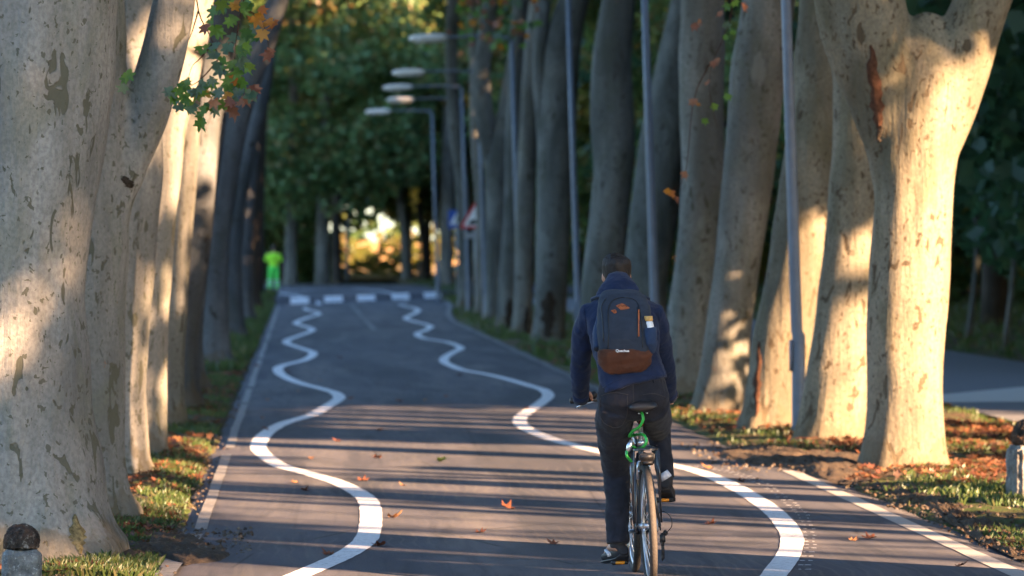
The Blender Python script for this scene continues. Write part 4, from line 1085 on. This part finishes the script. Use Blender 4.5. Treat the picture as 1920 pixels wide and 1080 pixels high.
def shell(name, segs, parent, mat, voxel, iters=2, disp=None, rel=None):
    bm = bmesh.new()
    for s in segs: loft(bm, s[0], s[1], s[2] if len(s) > 2 else 16)
    return remesh(name, bm, voxel, iters, mat, parent, parent.location if rel is None else rel, disp)
j = JWw
shell('shirt', [([j['pelvis']-V((0, 0, .02)), j['pelvis']+V((0, 0, .1)), j['chest'], j['neck']-V((0, 0, .07)), j['neck']-V((0, 0, .0))], [(.19, .14), (.185, .13), (.22, .145), (.19, .12), (.08, .08)])]
      + [([j['chest'].lerp(j['sh_'+s], .7), j['sh_'+s], j['el_'+s], j['el_'+s].lerp(j['wr_'+s], .3)], [.08, .085, .07, .06]) for s in 'lr'], worker, M['hv_lime'], .022)
tw = shell('trousers', [([j['pelvis']+V((0, 0, .03)), j['pelvis']-V((0, 0, .06)), j['pelvis']-V((0, 0, .14))], [(.185, .135), (.19, .14), (.17, .13)])]
      + [([j['hip_'+s], j['kn_'+s], j['an_'+s]+V((0, 0, .02))], [.11, .09, .085]) for s in 'lr'], worker, M['hv_green'], .022)
for s in 'lr':
    for z in (.40, .26):
        bm = bmesh.new(); q = j['kn_'+s].lerp(j['an_'+s], (.5-z)/.41); loft(bm, [q-V((0, 0, .03)), q+V((0, 0, .03))], [.098, .098], 14); bobj('reflective_band', bm, M['reflect'], tw, rel=W0)
bm = bmesh.new(); ball(bm, j['head']+V((0, -.01, .035)), (.092, .108, .1)); bobj('cap', bm, M['sign_black'], worker, rel=W0)
# ---------------------------------------------------------------- bicycle
M['frame'] = simple('bike_frame_black', (.02, .022, .028), .3, .5, 0, .1, 20, .05, coat=.5)
M['rubber'] = simple('tyre_rubber', (.036, .032, .029), .75, .35, 0, .3, 90, .5)
M['alloy'] = simple('polished_alloy', (.6, .62, .65), .28, .5, .85, .08)
M['black_plastic'] = simple('black_plastic', (.018, .018, .02), .45, .4, var=.1)
M['red_glass'] = simple('red_light_glass', (.5, .015, .01), .25, .6, var=.1)
M['orange_reflector'] = simple('orange_reflector', (.85, .30, .02), .25, .6, var=.1)
M['green_cable'] = simple('green_cable', (.03, .42, .06), .35, .5, var=.15, coat=.3)
BX, BY = 1.958, 22.0
bike = empty('bicycle', (BX, BY, 0), 'black city bicycle with rear rack ridden by the cyclist', 'bicycle')
bike.rotation_euler = (0, -R(3), 0)
def bpart(name, bm, mat, parent=bike, smooth=True): return bobj(name, bm, M[mat], parent, smooth)
def wheel(y, rear):
    Rw = .343; bm = bmesh.new(); torus(bm, (0, y, .345), Rw-.021, .0215, 'X', 96, 14)
    w = bpart('wheel', bm, 'rubber')
    bm = bmesh.new()
    torus(bm, (0, y, .345), Rw-.047, .0115, 'X', 96, 8); bpart('rim', bm, 'alloy', w)
    bm = bmesh.new()
    tube(bm, (-.052, y, .345), (.052, y, .345), .016); 
    for s in (-1, 1): tube(bm, (s*.032, y, .345), (s*.036, y, .345), .03)
    tube(bm, (-.07, y, .345), (.07, y, .345), .006); bpart('hub', bm, 'alloy', w)
    bm = bmesh.new()
    for i in range(32):
        a = 2*pi*i/32; s = 1 if i % 2 else -1; b = a + (.5 if (i//2) % 2 else -.5)
        tube(bm, (s*.034, y+.028*cos(b), .345+.028*sin(b)), (s*.003, y+(Rw-.055)*cos(a), .345+(Rw-.055)*sin(a)), .0015, seg=5)
    bpart('spokes', bm, 'alloy', w); return w
wheel(0, True); wheel(1.05, False)
bm = bmesh.new()
BB = (0, .44, .285); ST = (0, .185, .80); HT = (0, .905, .83); HB = (0, .945, .68)
tube(bm, BB, ST, .0165); tube(bm, BB, HB, .021); tube(bm, (0, .20, .76), HT, .016); tube(bm, HB, HT, .02); tube(bm, (-.035, .44, .285), (.035, .44, .285), .021)
for s in (-1, 1):
    loft(bm, [(s*.03, .42, .285), (s*.05, .25, .30), (s*.066, .0, .345)], [.011, .011, .01], 8)
    loft(bm, [(s*.018, .20, .74), (s*.045, .12, .60), (s*.066, 0, .345)], [.009, .009, .008], 8)
    box(bm, (s*.068, -.005, .34), (.006, .04, .05), bevel=.002)
bpart('frame', bm, 'frame')
bm = bmesh.new()
tube(bm, HB, (0, .955, .65), .02)
for s in (-1, 1): loft(bm, [(s*.0, .95, .66), (s*.05, .96, .655), (s*.058, .97, .60), (s*.058, 1.0, .50), (s*.056, 1.05, .345)], [.016, .017, .016, .013, .01], 10)
bpart('fork', bm, 'frame')
bm = bmesh.new(); tube(bm, ST, (0, .085, .97), .0135); tube(bm, (0, .19, .785), (0, .18, .815), .023); bpart('seat_post', bm, 'alloy')
bm = bmesh.new()
for t, w, h in ((0, 0, 0),): pass
loft(bm, [(0, -.135, 1.005), (0, -.12, 1.01), (0, -.06, 1.015), (0, .01, 1.01), (0, .09, 1.0), (0, .14, .99), (0, .155, .985)],
     [(.05, .012), (.078, .026), (.082, .032), (.055, .03), (.028, .026), (.02, .02), (.008, .008)], 16)
s_ = bpart('saddle', bm, 'black_plastic')
bm = bmesh.new()
for s in (-1, 1): tube(bm, (s*.022, -.09, .975), (s*.022, .12, .972), .004, seg=6)
box(bm, (0, .07, .972), (.05, .05, .02), bevel=.005); bpart('saddle_rail', bm, 'alloy', s_)
bm = bmesh.new()
loft(bm, [(-.33, .79, 1.03), (-.22, .82, 1.03), (-.12, .86, 1.015), (-.05, .87, 1.0), (.05, .87, 1.0), (.10, .87, 1.015), (.18, .85, 1.03), (.285, .83, 1.03)], .0125, 10)
loft(bm, [(0, .905, .83), (0, .90, .96), (0, .87, 1.0)], [.016, .015, .02], 10)
hb_ = bpart('handlebar', bm, 'frame')
for s in (-1, 1):
    bm = bmesh.new(); loft(bm, [(s*.3155-.03, .802-s*-.012, 1.03), (s*.31-.03, .803-s*-.012, 1.03), (s*.195-.03, .828-s*-.012, 1.03)], [.012, .0185, .0165], 12); bpart('grip', bm, 'black_plastic', hb_)
    bm = bmesh.new(); loft(bm, [(s*.17-.02, .845, 1.025), (s*.18-.02, .88, 1.015), (s*.24-.02, .895, 1.0), (s*.28-.02, .88, .985)], [.01, .007, .006, .007], 8); box(bm, (s*.165-.02, .845, 1.03), (.04, .045, .04), bevel=.01)
    bpart('brake_lever', bm, 'alloy', hb_)
bm = bmesh.new(); ball(bm, (-.205, .80, 1.055), (.021, .021, .024)); bpart('bell', bm, 'black_plastic', hb_)
# crank and pedals
bm = bmesh.new(); tube(bm, (-.07, .44, .285), (.07, .44, .285), .012)
loft(bm, [(-.072, .44, .285), (-.078, .44, .20), (-.082, .44, .115)], [(.009, .016), (.007, .012), (.008, .013)], 8)
loft(bm, [(.072, .44, .285), (.078, .44, .37), (.082, .44, .455)], [(.009, .016), (.007, .012), (.008, .013)], 8)
bpart('crank', bm, 'alloy')
bm = bmesh.new(); torus(bm, (.05, .44, .285), .085, .005, 'X', 40, 6, .8)
for k in range(5): tube(bm, (.05, .44, .285), (.05, .44+.085*cos(k*1.257), .285+.085*sin(k*1.257)), .006, seg=6)
bpart('chainring', bm, 'steel')
bm = bmesh.new()
for dz in (.085, -.085): tube(bm, (.05, .44, .285+dz), (.05, 0, .345+dz*.42), .0045, seg=5)
torus(bm, (.05, 0, .345), .036, .006, 'X', 24, 6); bpart('chain', bm, 'steel')
for s, z in ((-1, .115), (1, .455)):
    bm = bmesh.new(); tube(bm, (s*.085, .44, z), (s*.18, .44, z), .006)
    for yy in (-.04, .04): box(bm, (s*.135, .44+yy, z), (.09, .012, .024), bevel=.003)
    for xx in (.092, .178): box(bm, (s*xx, .44, z), (.01, .085, .02), bevel=.003)
    pd = bpart('pedal', bm, 'black_plastic')
    bm = bmesh.new(); box(bm, (s*.135, .392, z), (.052, .006, .016), bevel=.002); bpart('reflector', bm, 'orange_reflector', pd)
# rear derailleur, cable loop, brakes
bm = bmesh.new(); box(bm, (.078, -.005, .27), (.03, .04, .06), bevel=.008); box(bm, (.078, .015, .20), (.016, .03, .10), Matrix.Rotation(.3, 3, 'X'), .005)
torus(bm, (.074, .03, .165), .018, .006, 'X', 16, 6); torus(bm, (.074, .0, .245), .018, .006, 'X', 16, 6); box(bm, (.095, -.005, .30), (.025, .03, .03), bevel=.006); bpart('derailleur', bm, 'black_plastic')
bm = bmesh.new(); loft(bm, [tuple(p) for p in smoothpath([(.06, .06, .40), (.09, .0, .42), (.125, -.03, .39), (.13, -.04, .34), (.10, -.02, .30)], 5)], .0028, 6); bpart('gear_cable', bm, 'black_plastic')
bm = bmesh.new()
for s in (-1, 1): loft(bm, [(s*.036, .10, .60), (s*.034, .085, .66), (s*.03, .08, .70)], [.008, .006, .006], 8); box(bm, (s*.026, .095, .645), (.012, .05, .012), bevel=.003)
tube(bm, (-.03, .08, .70), (.05, .08, .705), .003, seg=6); bpart('rim_brake', bm, 'alloy')
# rack
bm = bmesh.new(); zr = .775
rail = [(-.055, .20, zr), (-.062, .05, zr), (-.062, -.12, zr), (-.04, -.165, zr), (.04, -.165, zr), (.062, -.12, zr), (.062, .05, zr), (.055, .20, zr)]
loft(bm, rail, .0058, 8)
for yy in (.12, .0, -.1): tube(bm, (-.062, yy, zr), (.062, yy, zr), .0045, seg=8)
for s in (-1, 1):
    loft(bm, [(s*.062, -.10, zr), (s*.072, -.06, .6), (s*.078, .0, .36)], [.0055, .0055, .005], 8)
    loft(bm, [(s*.062, .05, zr), (s*.074, .03, .6), (s*.078, .0, .36)], [.005, .005, .005], 8)
    tube(bm, (s*.055, .20, zr), (s*.015, .195, .77), .0045, seg=6)
box(bm, (.072, -.085, .66), (.016, .022, .24), Matrix.Rotation(-.22, 3, 'X'), .004)
rk = bpart('rear_rack', bm, 'frame')
bm = bmesh.new(); box(bm, (0, -.172, .735), (.088, .01, .05), Matrix.Rotation(.2, 3, 'X'), .008); box(bm, (.005, -.165, .705), (.066, .012, .03), bevel=.006); bpart('mud_flap', bm, 'black_plastic', rk)
bm = bmesh.new(); box(bm, (0, .075, .925), (.026, .03, .065), bevel=.008); lt = bpart('rear_light', bm, 'black_plastic')
bm = bmesh.new(); box(bm, (0, .058, .925), (.02, .01, .055), bevel=.004); bpart('red_lens', bm, 'red_glass', lt)
# green coiled cable lock hanging round the seat post
lk = empty('cable_lock', (BX-.05, BY+.14, .7), 'bright green coiled cable lock wound round the seat post', 'bicycle lock')
pts = smoothpath([(1188,766,22.0),(1200,770,21.98),(1206,785,21.96),(1199,800,21.99),(1187,808,22.05),(1180,818,22.12),(1192,815,22.2),(1206,815,22.02),(1212,826,21.98),(1208,836,21.99),(1196,842,22.05),(1183,836,22.0),(1176,846,21.97),(1176,856,21.96),(1184,865,22.0)], 6)
bm = bmesh.new(); loft(bm, [at(*p) for p in pts], .0085, 8); bobj('cable', bm, M['green_cable'], lk, rel=lk.location)
bm = bmesh.new(); c = at(1180, 836, 21.97); loft(bm, [c+V((-.01, 0, -.035)), c+V((-.004, 0, -.02)), c, c+V((.012, 0, .03))], [.008, .015, .017, .01], 12); bobj('lock_body', bm, M['alloy'], lk, rel=lk.location)

# ---------------------------------------------------------------- cyclist
def navy(name, col, sc, b): return mat_cloth(name, col, .82, sc, .22, b, .08)
M['jacket'] = navy('navy_softshell', (.009, .018, .052), 9, .7)
M['jeans'] = mat_cloth('charcoal_denim', (.017, .018, .025), .9, 16, .35, .5, .08)
M['shoe'] = simple('black_shoe', (.02, .02, .024), .6, .3, var=.3); M['shoe_stripe'] = simple('shoe_stripe', (.5, .52, .55), .5, .3)
M['sock'] = simple('white_sock', (.6, .6, .65), .9, .1)
M['pack'] = mat_cloth('slate_pack_fabric', (.026, .034, .050), .85, 12, .2, .3, .05)
M['pack_side'] = mat_cloth('pack_side_fabric', (.022, .04, .085), .8, 12, .2, .3, .05)
M['pack_brown'] = mat_cloth('brown_pack_base', (.075, .027, .014), .8, 14, .3, .35, .05)
M['rust'] = simple('rust_leather', (.35, .10, .035), .6, .3, var=.3, nscale=60)
M['bottle_white'] = simple('white_bottle', (.72, .72, .74), .35, .5, var=.04); M['bamboo'] = simple('bamboo_cap', (.55, .32, .10), .5, .3, var=.2, nscale=40)
J = dict(pelvis=at(1186, 728, 22.06), chest=at(1167, 612, 22.25), neck=at(1159, 552, 22.42), head=at(1156, 515, 22.5),
         sh_l=at(1107, 588, 22.32), el_l=at(1088, 682, 22.52), wr_l=at(1088, 744, 22.74), ha_l=at(1089, 749, 22.82),
         sh_r=at(1222, 588, 22.32), el_r=at(1244, 682, 22.52), wr_r=at(1255, 740, 22.74), ha_r=at(1262, 746, 22.80),
         hip_l=at(1154, 752, 22.08), kn_l=at(1152, 880, 22.50), an_l=at(1158, 1014, 22.38), to_l=at(1140, 1040, 22.58),
         hip_r=at(1222, 752, 22.08), kn_r=at(1234, 803, 22.50), an_r=at(1247, 898, 22.36), to_r=at(1254, 930, 22.58))
J['an_l'] = J['an_l']; rider = empty('person', (J['pelvis'].x, 22.08, .1), 'cyclist seen from behind in navy hooded jacket and dark jeans riding a bicycle', 'person')
def hands(bm):
    for s, sd in (('l', -1), ('r', 1)):
        h = J['ha_'+s]; gx = BX-.054-.024+sd*.245; gc = V((gx, BY+.812+.01*sd, 1.03+ .014*sd*-1))
        # palm over the grip, four curled fingers in front, thumb below on the inner side
        loft(bm, [J['wr_'+s], V((gx-sd*.004, gc.y-.03, gc.z+.012)), V((gx, gc.y-.002, gc.z+.03))], [(.028, .024), (.041, .017), (.038, .013)], 12)
        for k in range(4):
            fx = gx+sd*(.032-.0205*k); L = (.9, 1.0, 1.05, .95)[3-k]
            loft(bm, [V((fx, gc.y, gc.z+.030)), V((fx, gc.y+.024*L, gc.z+.024)), V((fx, gc.y+.033*L, gc.z)), V((fx, gc.y+.024*L, gc.z-.022)), V((fx, gc.y+.004, gc.z-.03))],
                 [.0105, .0105, .0098, .009, .0075], 8)
        tx = gx-sd*.045
        loft(bm, [V((tx+sd*.012, gc.y-.02, gc.z+.014)), V((tx, gc.y-.026, gc.z-.004)), V((tx-sd*.006, gc.y-.016, gc.z-.026)), V((tx-sd*.01, gc.y+.004, gc.z-.032))], [.014, .012, .0105, .008], 8)
figure('body', J, rider, M['skin'], .008, sc=.84, extra=hands)
rl = rider.location
def folds(sc, amp, seed, zs=1.0):
    def f(c):
        return amp*(noise.noise(Vector((c.x*sc, c.y*sc, c.z*sc*zs+seed)))+.6*abs(noise.noise(Vector((c.x*sc*2.1+4, c.y*sc*2.1, c.z*sc*3*zs+seed)))))
    return f
A = at
jk = shell('jacket', [
    ([A(1190,724,22.05), A(1184,704,22.06), A(1178,672,22.12), A(1172,636,22.2), A(1167,606,22.26), A(1163,582,22.32), A(1160,564,22.36), A(1159,548,22.40)],
     [(.192,.150), (.188,.146), (.182,.136), (.19,.135), (.20,.13), (.195,.115), (.135,.09), (.07,.07)], 22),
    ([A(1135,585,22.3), A(1108,592,22.32), A(1097,620,22.37), A(1092,650,22.45), A(1089,684,22.53), A(1088,715,22.62), A(1089,745,22.73)], [.085, .076, .069, .062, .058, .053, .044], 16),
    ([A(1190,585,22.3), A(1222,590,22.32), A(1233,620,22.37), A(1240,650,22.45), A(1246,684,22.53), A(1250,715,22.62), A(1254,742,22.73)], [.085, .078, .070, .062, .057, .052, .043], 16)],
    rider, M['jacket'], .0105, 3, folds(10, .014, 3, .8))
hd = shell('hood', [([A(1160,572,22.32), A(1160,561,22.32), A(1160,549,22.35), A(1160,538,22.39), A(1160,530,22.43)], [(.118,.085), (.130,.102), (.118,.105), (.095,.095), (.07,.078)], 20)], jk, M['jacket'], .009, 2, folds(14, .010, 9), rel=rl)
for s, (x, y) in (('l', (1089, 748)), ('r', (1254.5, 745))):
    bm = bmesh.new(); a = A(x, y-10, 22.70); b = A(x, y+1, 22.735); loft(bm, [a, b], [.0475, .047], 16); bobj('cuff', bm, M['jacket'], jk, rel=rl)
tr = shell('trousers', [
    ([A(1186,700,22.08), A(1186,722,22.06), A(1187,742,22.06), A(1188,760,22.10), A(1188,772,22.14)], [(.168,.125), (.19,.135), (.205,.14), (.19,.125), (.14,.08)], 22),
    ([A(1158,756,22.06), A(1152,785,22.16), A(1151,815,22.28), A(1153,850,22.40), A(1156,885,22.50), A(1157,920,22.47), A(1157,960,22.42), A(1157.5,1000,22.38), A(1158,1019,22.37)], [.112, .107, .099, .087, .077, .072, .067, .064, .066], 18),
    ([A(1218,756,22.06), A(1225,775,22.2), A(1229,792,22.36), A(1234,808,22.50)], [.112, .102, .09, .068], 18),
    ([A(1233,801,22.50), A(1237,822,22.50), A(1242,850,22.44), A(1246,880,22.38), A(1248,896,22.36)], [.072, .064, .056, .050, .051], 16)],
    rider, M['jeans'], .0105, 2, folds(13, .009, 5, .9))
# jeans details: belt loops, pockets, seams
bm = bmesh.new()
def surf_y(px, py, d0=21.6, obj=tr):
    """distance along the view ray to a clothing surface"""
    o = CAM-rl; dr = ray(px, py).normalized()
    ok, loc, nrm, _ = obj.ray_cast(o, dr)
    return (loc+rl, nrm) if ok else (A(px, py, d0), V((0, -1, 0)))
bpy.context.view_layer.update()
def seam(pix, r, name, mat, parent, obj, off=.0015):
    bm = bmesh.new(); pts = []
    for x, y in smoothpath(pix, 4):
        p, n_ = surf_y(x, y, obj=obj); pts.append(p+n_*off)
    loft(bm, pts, r, 6); return bobj(name, bm, mat, parent, rel=rl)
M['stitch'] = simple('denim_seam', (.055, .05, .05), .9, .1, var=.2)
for pix in ([(1187,712),(1187,735),(1188,757)], [(1128,742),(1150,736),(1178,740)], [(1198,742),(1225,738),(1248,745)], [(1126,746),(1125,775),(1132,792),(1150,802)], [(1176,742),(1176,775),(1165,798),(1150,802)]):
    seam(pix, .0022, 'seam', M['stitch'], tr, tr)
for pix in ([(1149,712),(1147,724)], [(1222,706),(1226,718)]): seam(pix, .005, 'belt_loop', M['jeans'], tr, tr, .003)
for pix in ([(1094,575),(1098,600),(1104,640),(1108,665)], [(1236,585),(1236,610),(1232,640)], [(1128,728),(1160,712),(1200,704),(1240,706)]):
    seam(pix, .0022, 'seam', M['jacket'], jk, jk)
# hair
hh = J['head']
bm = bmesh.new()
loft(bm, [hh+V((0, -.03, -.062)), hh+V((0, -.028, -.035)), hh+V((0, -.016, .0)), hh+V((0, -.006, .045)), hh+V((0, .0, .085)), hh+V((.004, .0, .112)), hh+V((.006, .0, .121))],
     [(.048,.055), (.066,.07), (.080,.084), (.086,.099), (.077,.09), (.048,.056), (.015,.02)], 22)
hair = remesh('hair', bm, .006, 1, M['hair'], rider, rl, disp=lambda c: .004*noise.noise(Vector((c.x*40, c.y*40, c.z*16)))+.004*noise.noise(Vector((c.x*90, c.y*90, c.z*30))))
# shoes
for s, pts in (('l', [A(1170,1030,22.34), A(1166,1036,22.38), A(1158,1038,22.44), A(1148,1041,22.52), A(1138,1045,22.60), A(1135,1046,22.62)]), ('r', [A(1246,905,22.31), A(1247,910,22.35), A(1249,917,22.42), A(1252,924,22.50), A(1254,930,22.59), A(1254,931,22.62)])):
    bm = bmesh.new(); loft(bm, pts, [(.030,.03), (.039,.042), (.042,.045), (.044,.036), (.040,.026), (.02,.015)], 16)
    an = J['an_'+s]; loft(bm, [an+V((0, 0, .02)), an+V((0, 0, -.04))], [.046, .044], 14)
    sh = remesh('shoe', bm, .008, 2, M['shoe'], rider, rl)
    bm = bmesh.new(); dn = V((0, 0, -.036)); loft(bm, [pts[0]+dn*.9, pts[1]+dn, pts[2]+dn, pts[3]+dn*.9, pts[4]+dn*.75, pts[5]+dn*.6], [(.028,.009), (.041,.011), (.042,.011), (.046,.011), (.04,.010), (.02,.006)], 14); bobj('sole', bm, M['black_plastic'], sh, rel=rl)
    if s == 'l':
        bm = bmesh.new(); loft(bm, [A(1136,1031,22.40), A(1141,1037,22.36), A(1143,1043,22.36)], [(.012,.006)]*3, 8); bobj('stripe', bm, M['shoe_stripe'], sh, rel=rl)  # pale mark on the left shoe only
bm = bmesh.new(); loft(bm, [A(1243,886,22.315), A(1250,897,22.315)], [(.03,.034), (.034,.036)], 12); bobj('sock', bm, M['sock'], rider, rel=rl)

# ---------------------------------------------------------------- backpack
pk = empty('backpack', A(1170, 640, 22.0), 'slate blue backpack with brown base worn by the cyclist', 'backpack'); pl_ = pk.location
def rrloft(bm, sec, seg=32, e=3.2):
    rings = []
    for i, (c, a, b) in enumerate(sec):
        t = (sec[min(i+1, len(sec)-1)][0]-sec[max(i-1, 0)][0]).normalized(); s = (V((1, 0, 0))-t*t.x).normalized(); u = t.cross(s); ring = []
        for k in range(seg):
            th = 2*pi*k/seg; cx = abs(cos(th))**(2/e)*(1 if cos(th) >= 0 else -1); sy = abs(sin(th))**(2/e)*(1 if sin(th) >= 0 else -1)
            ring.append(bm.verts.new(c+s*a*cx+u*b*sy))
        rings.append(ring)
    for i in range(len(rings)-1):
        for k in range(seg): bm.faces.new((rings[i][k], rings[i][(k+1) % seg], rings[i+1][(k+1) % seg], rings[i+1][k]))
    bm.faces.new(rings[0][::-1]); bm.faces.new(rings[-1])
bm = bmesh.new()
rrloft(bm, [(A(1171,662,21.94), .142, .082), (A(1172,645,21.945), .152, .088), (A(1172,615,21.98), .156, .09), (A(1169,585,22.04), .150, .082), (A(1166,566,22.09), .135, .072), (A(1165,555,22.12), .115, .055), (A(1165,549,22.135), .08, .03)])
body = remesh('main_bag', bm, .0085, 1, M['pack'], pk, pl_, folds(9, .007, 2))
bm = bmesh.new()
rrloft(bm, [(A(1171,694,21.965), .085, .045), (A(1171,690,21.96), .125, .07), (A(1171,678,21.95), .147, .086), (A(1171,664,21.94), .150, .091), (A(1171,655,21.94), .146, .089)])
base = remesh('base_panel', bm, .0085, 1, M['pack_brown'], pk, pl_, folds(14, .010, 7, 2))
bm = bmesh.new(); rrloft(bm, [(A(1218,655,21.95), .030, .06), (A(1219,640,21.93), .037, .075), (A(1219,622,21.93), .037, .072), (A(1218,614,21.93), .036, .062)], 20)
remesh('side_pocket', bm, .0085, 1, M['pack_side'], pk, pl_, folds(16, .005, 3))
bm = bmesh.new(); rrloft(bm, [(A(1122,655,21.99), .028, .05), (A(1122,625,22.02), .03, .06), (A(1126,600,22.05), .026, .055), (A(1131,572,22.08), .02, .045)], 20)
remesh('side_pocket', bm, .0085, 1, M['pack_side'], pk, pl_, folds(16, .006, 5))
bpy.context.view_layer.update()
def psurf(px, py, obj=body):
    ok, loc, nrm, _ = obj.ray_cast(CAM-pl_, ray(px, py).normalized())
    return (loc+pl_, nrm) if ok else (A(px, py, 21.88), V((0, -1, 0)))
def pline(pix, r, name, mat, obj=body, off=.001):
    bm = bmesh.new(); pts = []
    for x, y in smoothpath(pix, 5):
        p, n_ = psurf(x, y, obj); pts.append(p+n_*off)
    loft(bm, pts, r, 6); return bobj(name, bm, mat, pk if obj is None else obj, rel=pl_)
M['zip_dark'] = simple('dark_zip', (.008, .009, .012), .5, .4)
pline([(1140,654),(1141,620),(1140,585),(1146,567),(1160,559),(1180,559),(1194,566),(1200,585),(1204,620),(1205,652)], .003, 'panel_seam', M['zip_dark'])
pline([(1132,640),(1130,600),(1128,575),(1136,560)], .0035, 'zipper', M['zip_dark'])
pline([(1197.5,581),(1197.5,605),(1197.5,631)], .0042, 'pocket_zip', M['rust'])
pline([(1195,576),(1195,634)], .0022, 'zipper', M['zip_dark'])
def decal(pts2, mat, name, obj, lift=.002):
    bm = bmesh.new(); vs = []
    for x, y in pts2:
        p, n_ = psurf(x, y, obj); vs.append(bm.verts.new(p+V((0, -lift, 0))))
    f = bm.faces.new(vs); r = bmesh.ops.extrude_face_region(bm, geom=[f])
    bmesh.ops.translate(bm, verts=[v for v in r['geom'] if isinstance(v, bmesh.types.BMVert)], vec=(0, -.002, 0))
    bmesh.ops.recalc_face_normals(bm, faces=bm.faces)
    return bobj(name, bm, mat, obj, smooth=False, rel=pl_)
lg = decal([(1154.5,573),(1166,568.5),(1171,570.5),(1181,577.5),(1176,579.5),(1164,581)], M['rust'], 'logo_patch', body, .003)
pline([(1159,576.5),(1163,572.5),(1167,576),(1170,572.5),(1176,577)], .0016, 'logo_mark', M['pack_brown'], body, .006)
bm = bmesh.new(); p, n_ = psurf(1152, 584); torus(bm, p+V((0, -.008, 0)), .008, .0028, 'Y', 16, 6); box(bm, p+V((-.012, -.006, .004)), (.014, .008, .009), bevel=.002); box(bm, p+V((.004, -.008, -.004)), (.016, .005, .008), Matrix.Rotation(.4, 3, 'Y'), .002)
bobj('zip_pull', bm, M['rust'], body, rel=pl_)
# lettering on the brown base
cu = bpy.data.curves.new('lettering', 'FONT'); cu.body = 'Quechua'; cu.size = .0205; cu.extrude = .0006; cu.align_x = 'CENTER'; cu.offset = .0004
p, n_ = psurf(1167, 657.5, base)
to = bpy.data.objects.new('t', cu); COL.objects.link(to); bpy.context.view_layer.update()
me = bpy.data.meshes.new_from_object(to.evaluated_get(bpy.context.evaluated_depsgraph_get())); bpy.data.objects.remove(to)
lt_ = mesh_obj('lettering', me, M['sign_white'], base, smooth=False, loc=p+V((0, -.006, -.007))-pl_); lt_.rotation_euler = (pi/2, 0, 0)
# straps
for sx, x0, x1 in ((-1, 1140, 1118), (1, 1192, 1208)):
    bm = bmesh.new(); loft(bm, [A(x0,560,22.15), A((x0+x1)/2,555,22.24), A(x1,560,22.33), A(x1-sx*2,575,22.45), A(x1-sx*3,620,22.44), A(x1-sx*2,660,22.28)], [(.022,.008), (.032,.011), (.034,.012), (.032,.01), (.026,.008), (.014,.005)], 10)
    bobj('shoulder_strap', bm, M['pack_side'], pk, rel=pl_)
bm = bmesh.new(); loft(bm, [tuple(q) for q in smoothpath([tuple(A(1160,556,22.10)), tuple(A(1160,548,22.09)), tuple(A(1172,548,22.09)), tuple(A(1172,556,22.10))], 4)], .005, 8); bobj('carry_loop', bm, M['pack_side'], pk, rel=pl_)
# bottle in the side pocket
bt = empty('water_bottle', A(1217, 640, 21.925), 'white water bottle with wooden cap in the side pocket of the backpack', 'bottle')
bm = bmesh.new(); loft(bm, [A(1217,645,21.925), A(1217,612,21.925), A(1216.5,606,21.925), A(1216,602,21.925)], [.027, .0265, .024, .019], 20); bobj('bottle_body', bm, M['bottle_white'], bt, rel=bt.location)
bm = bmesh.new(); loft(bm, [A(1216,602,21.925), A(1216,601,21.925), A(1215.5,593.5,21.925), A(1215.5,592.5,21.925)], [.020, .0235, .0235, .021], 20); bobj('bottle_cap', bm, M['bamboo'], bt, rel=bt.location)
# ---------------------------------------------------------------- camera and daylight
cam = bpy.data.cameras.new('camera'); co = bpy.data.objects.new('camera', cam); COL.objects.link(co)
co.location = CAM; co.rotation_euler = (pi/2-B_, 0, -A_)
cam.sensor_width = 36; cam.lens = F*36/1920; cam.clip_start = .5; cam.clip_end = 3000
cam.dof.use_dof = True; cam.dof.focus_distance = 22.4; cam.dof.aperture_fstop = 3.3; cam.dof.aperture_blades = 0
SC.camera = co
EL, AZ = R(17), R(50)           # sun height; azimuth to the right of straight behind the camera
sd = Vector((sin(AZ)*cos(EL), -cos(AZ)*cos(EL), sin(EL)))
su = bpy.data.lights.new('sun', 'SUN'); su.energy = 5; su.angle = R(.53); su.color = (1, .61, .34)
so = bpy.data.objects.new('sun', su); COL.objects.link(so); so.rotation_euler = sd.to_track_quat('Z', 'Y').to_euler()
w = bpy.data.worlds.new('World'); SC.world = w; w.use_nodes = True
nt = w.node_tree; bg = nt.nodes['Background']; sky = nt.nodes.new('ShaderNodeTexSky'); sky.sky_type = 'NISHITA'; sky.sun_disc = False
sky.ozone_density = 3.2; sky.dust_density = .5; sky.sun_elevation = EL; sky.sun_rotation = math.atan2(sd.x, sd.y)
nt.links.new(sky.outputs[0], bg.inputs[0]); bg.inputs[1].default_value = .056
SC.view_settings.view_transform = 'Standard'; SC.view_settings.look = 'None'; SC.view_settings.exposure = 3.5
SC.render.film_transparent = False
SC.cycles.max_bounces = 6; SC.cycles.diffuse_bounces = 3; SC.cycles.glossy_bounces = 2; SC.cycles.transmission_bounces = 3; SC.cycles.transparent_max_bounces = 4
SC.cycles.use_denoising = True
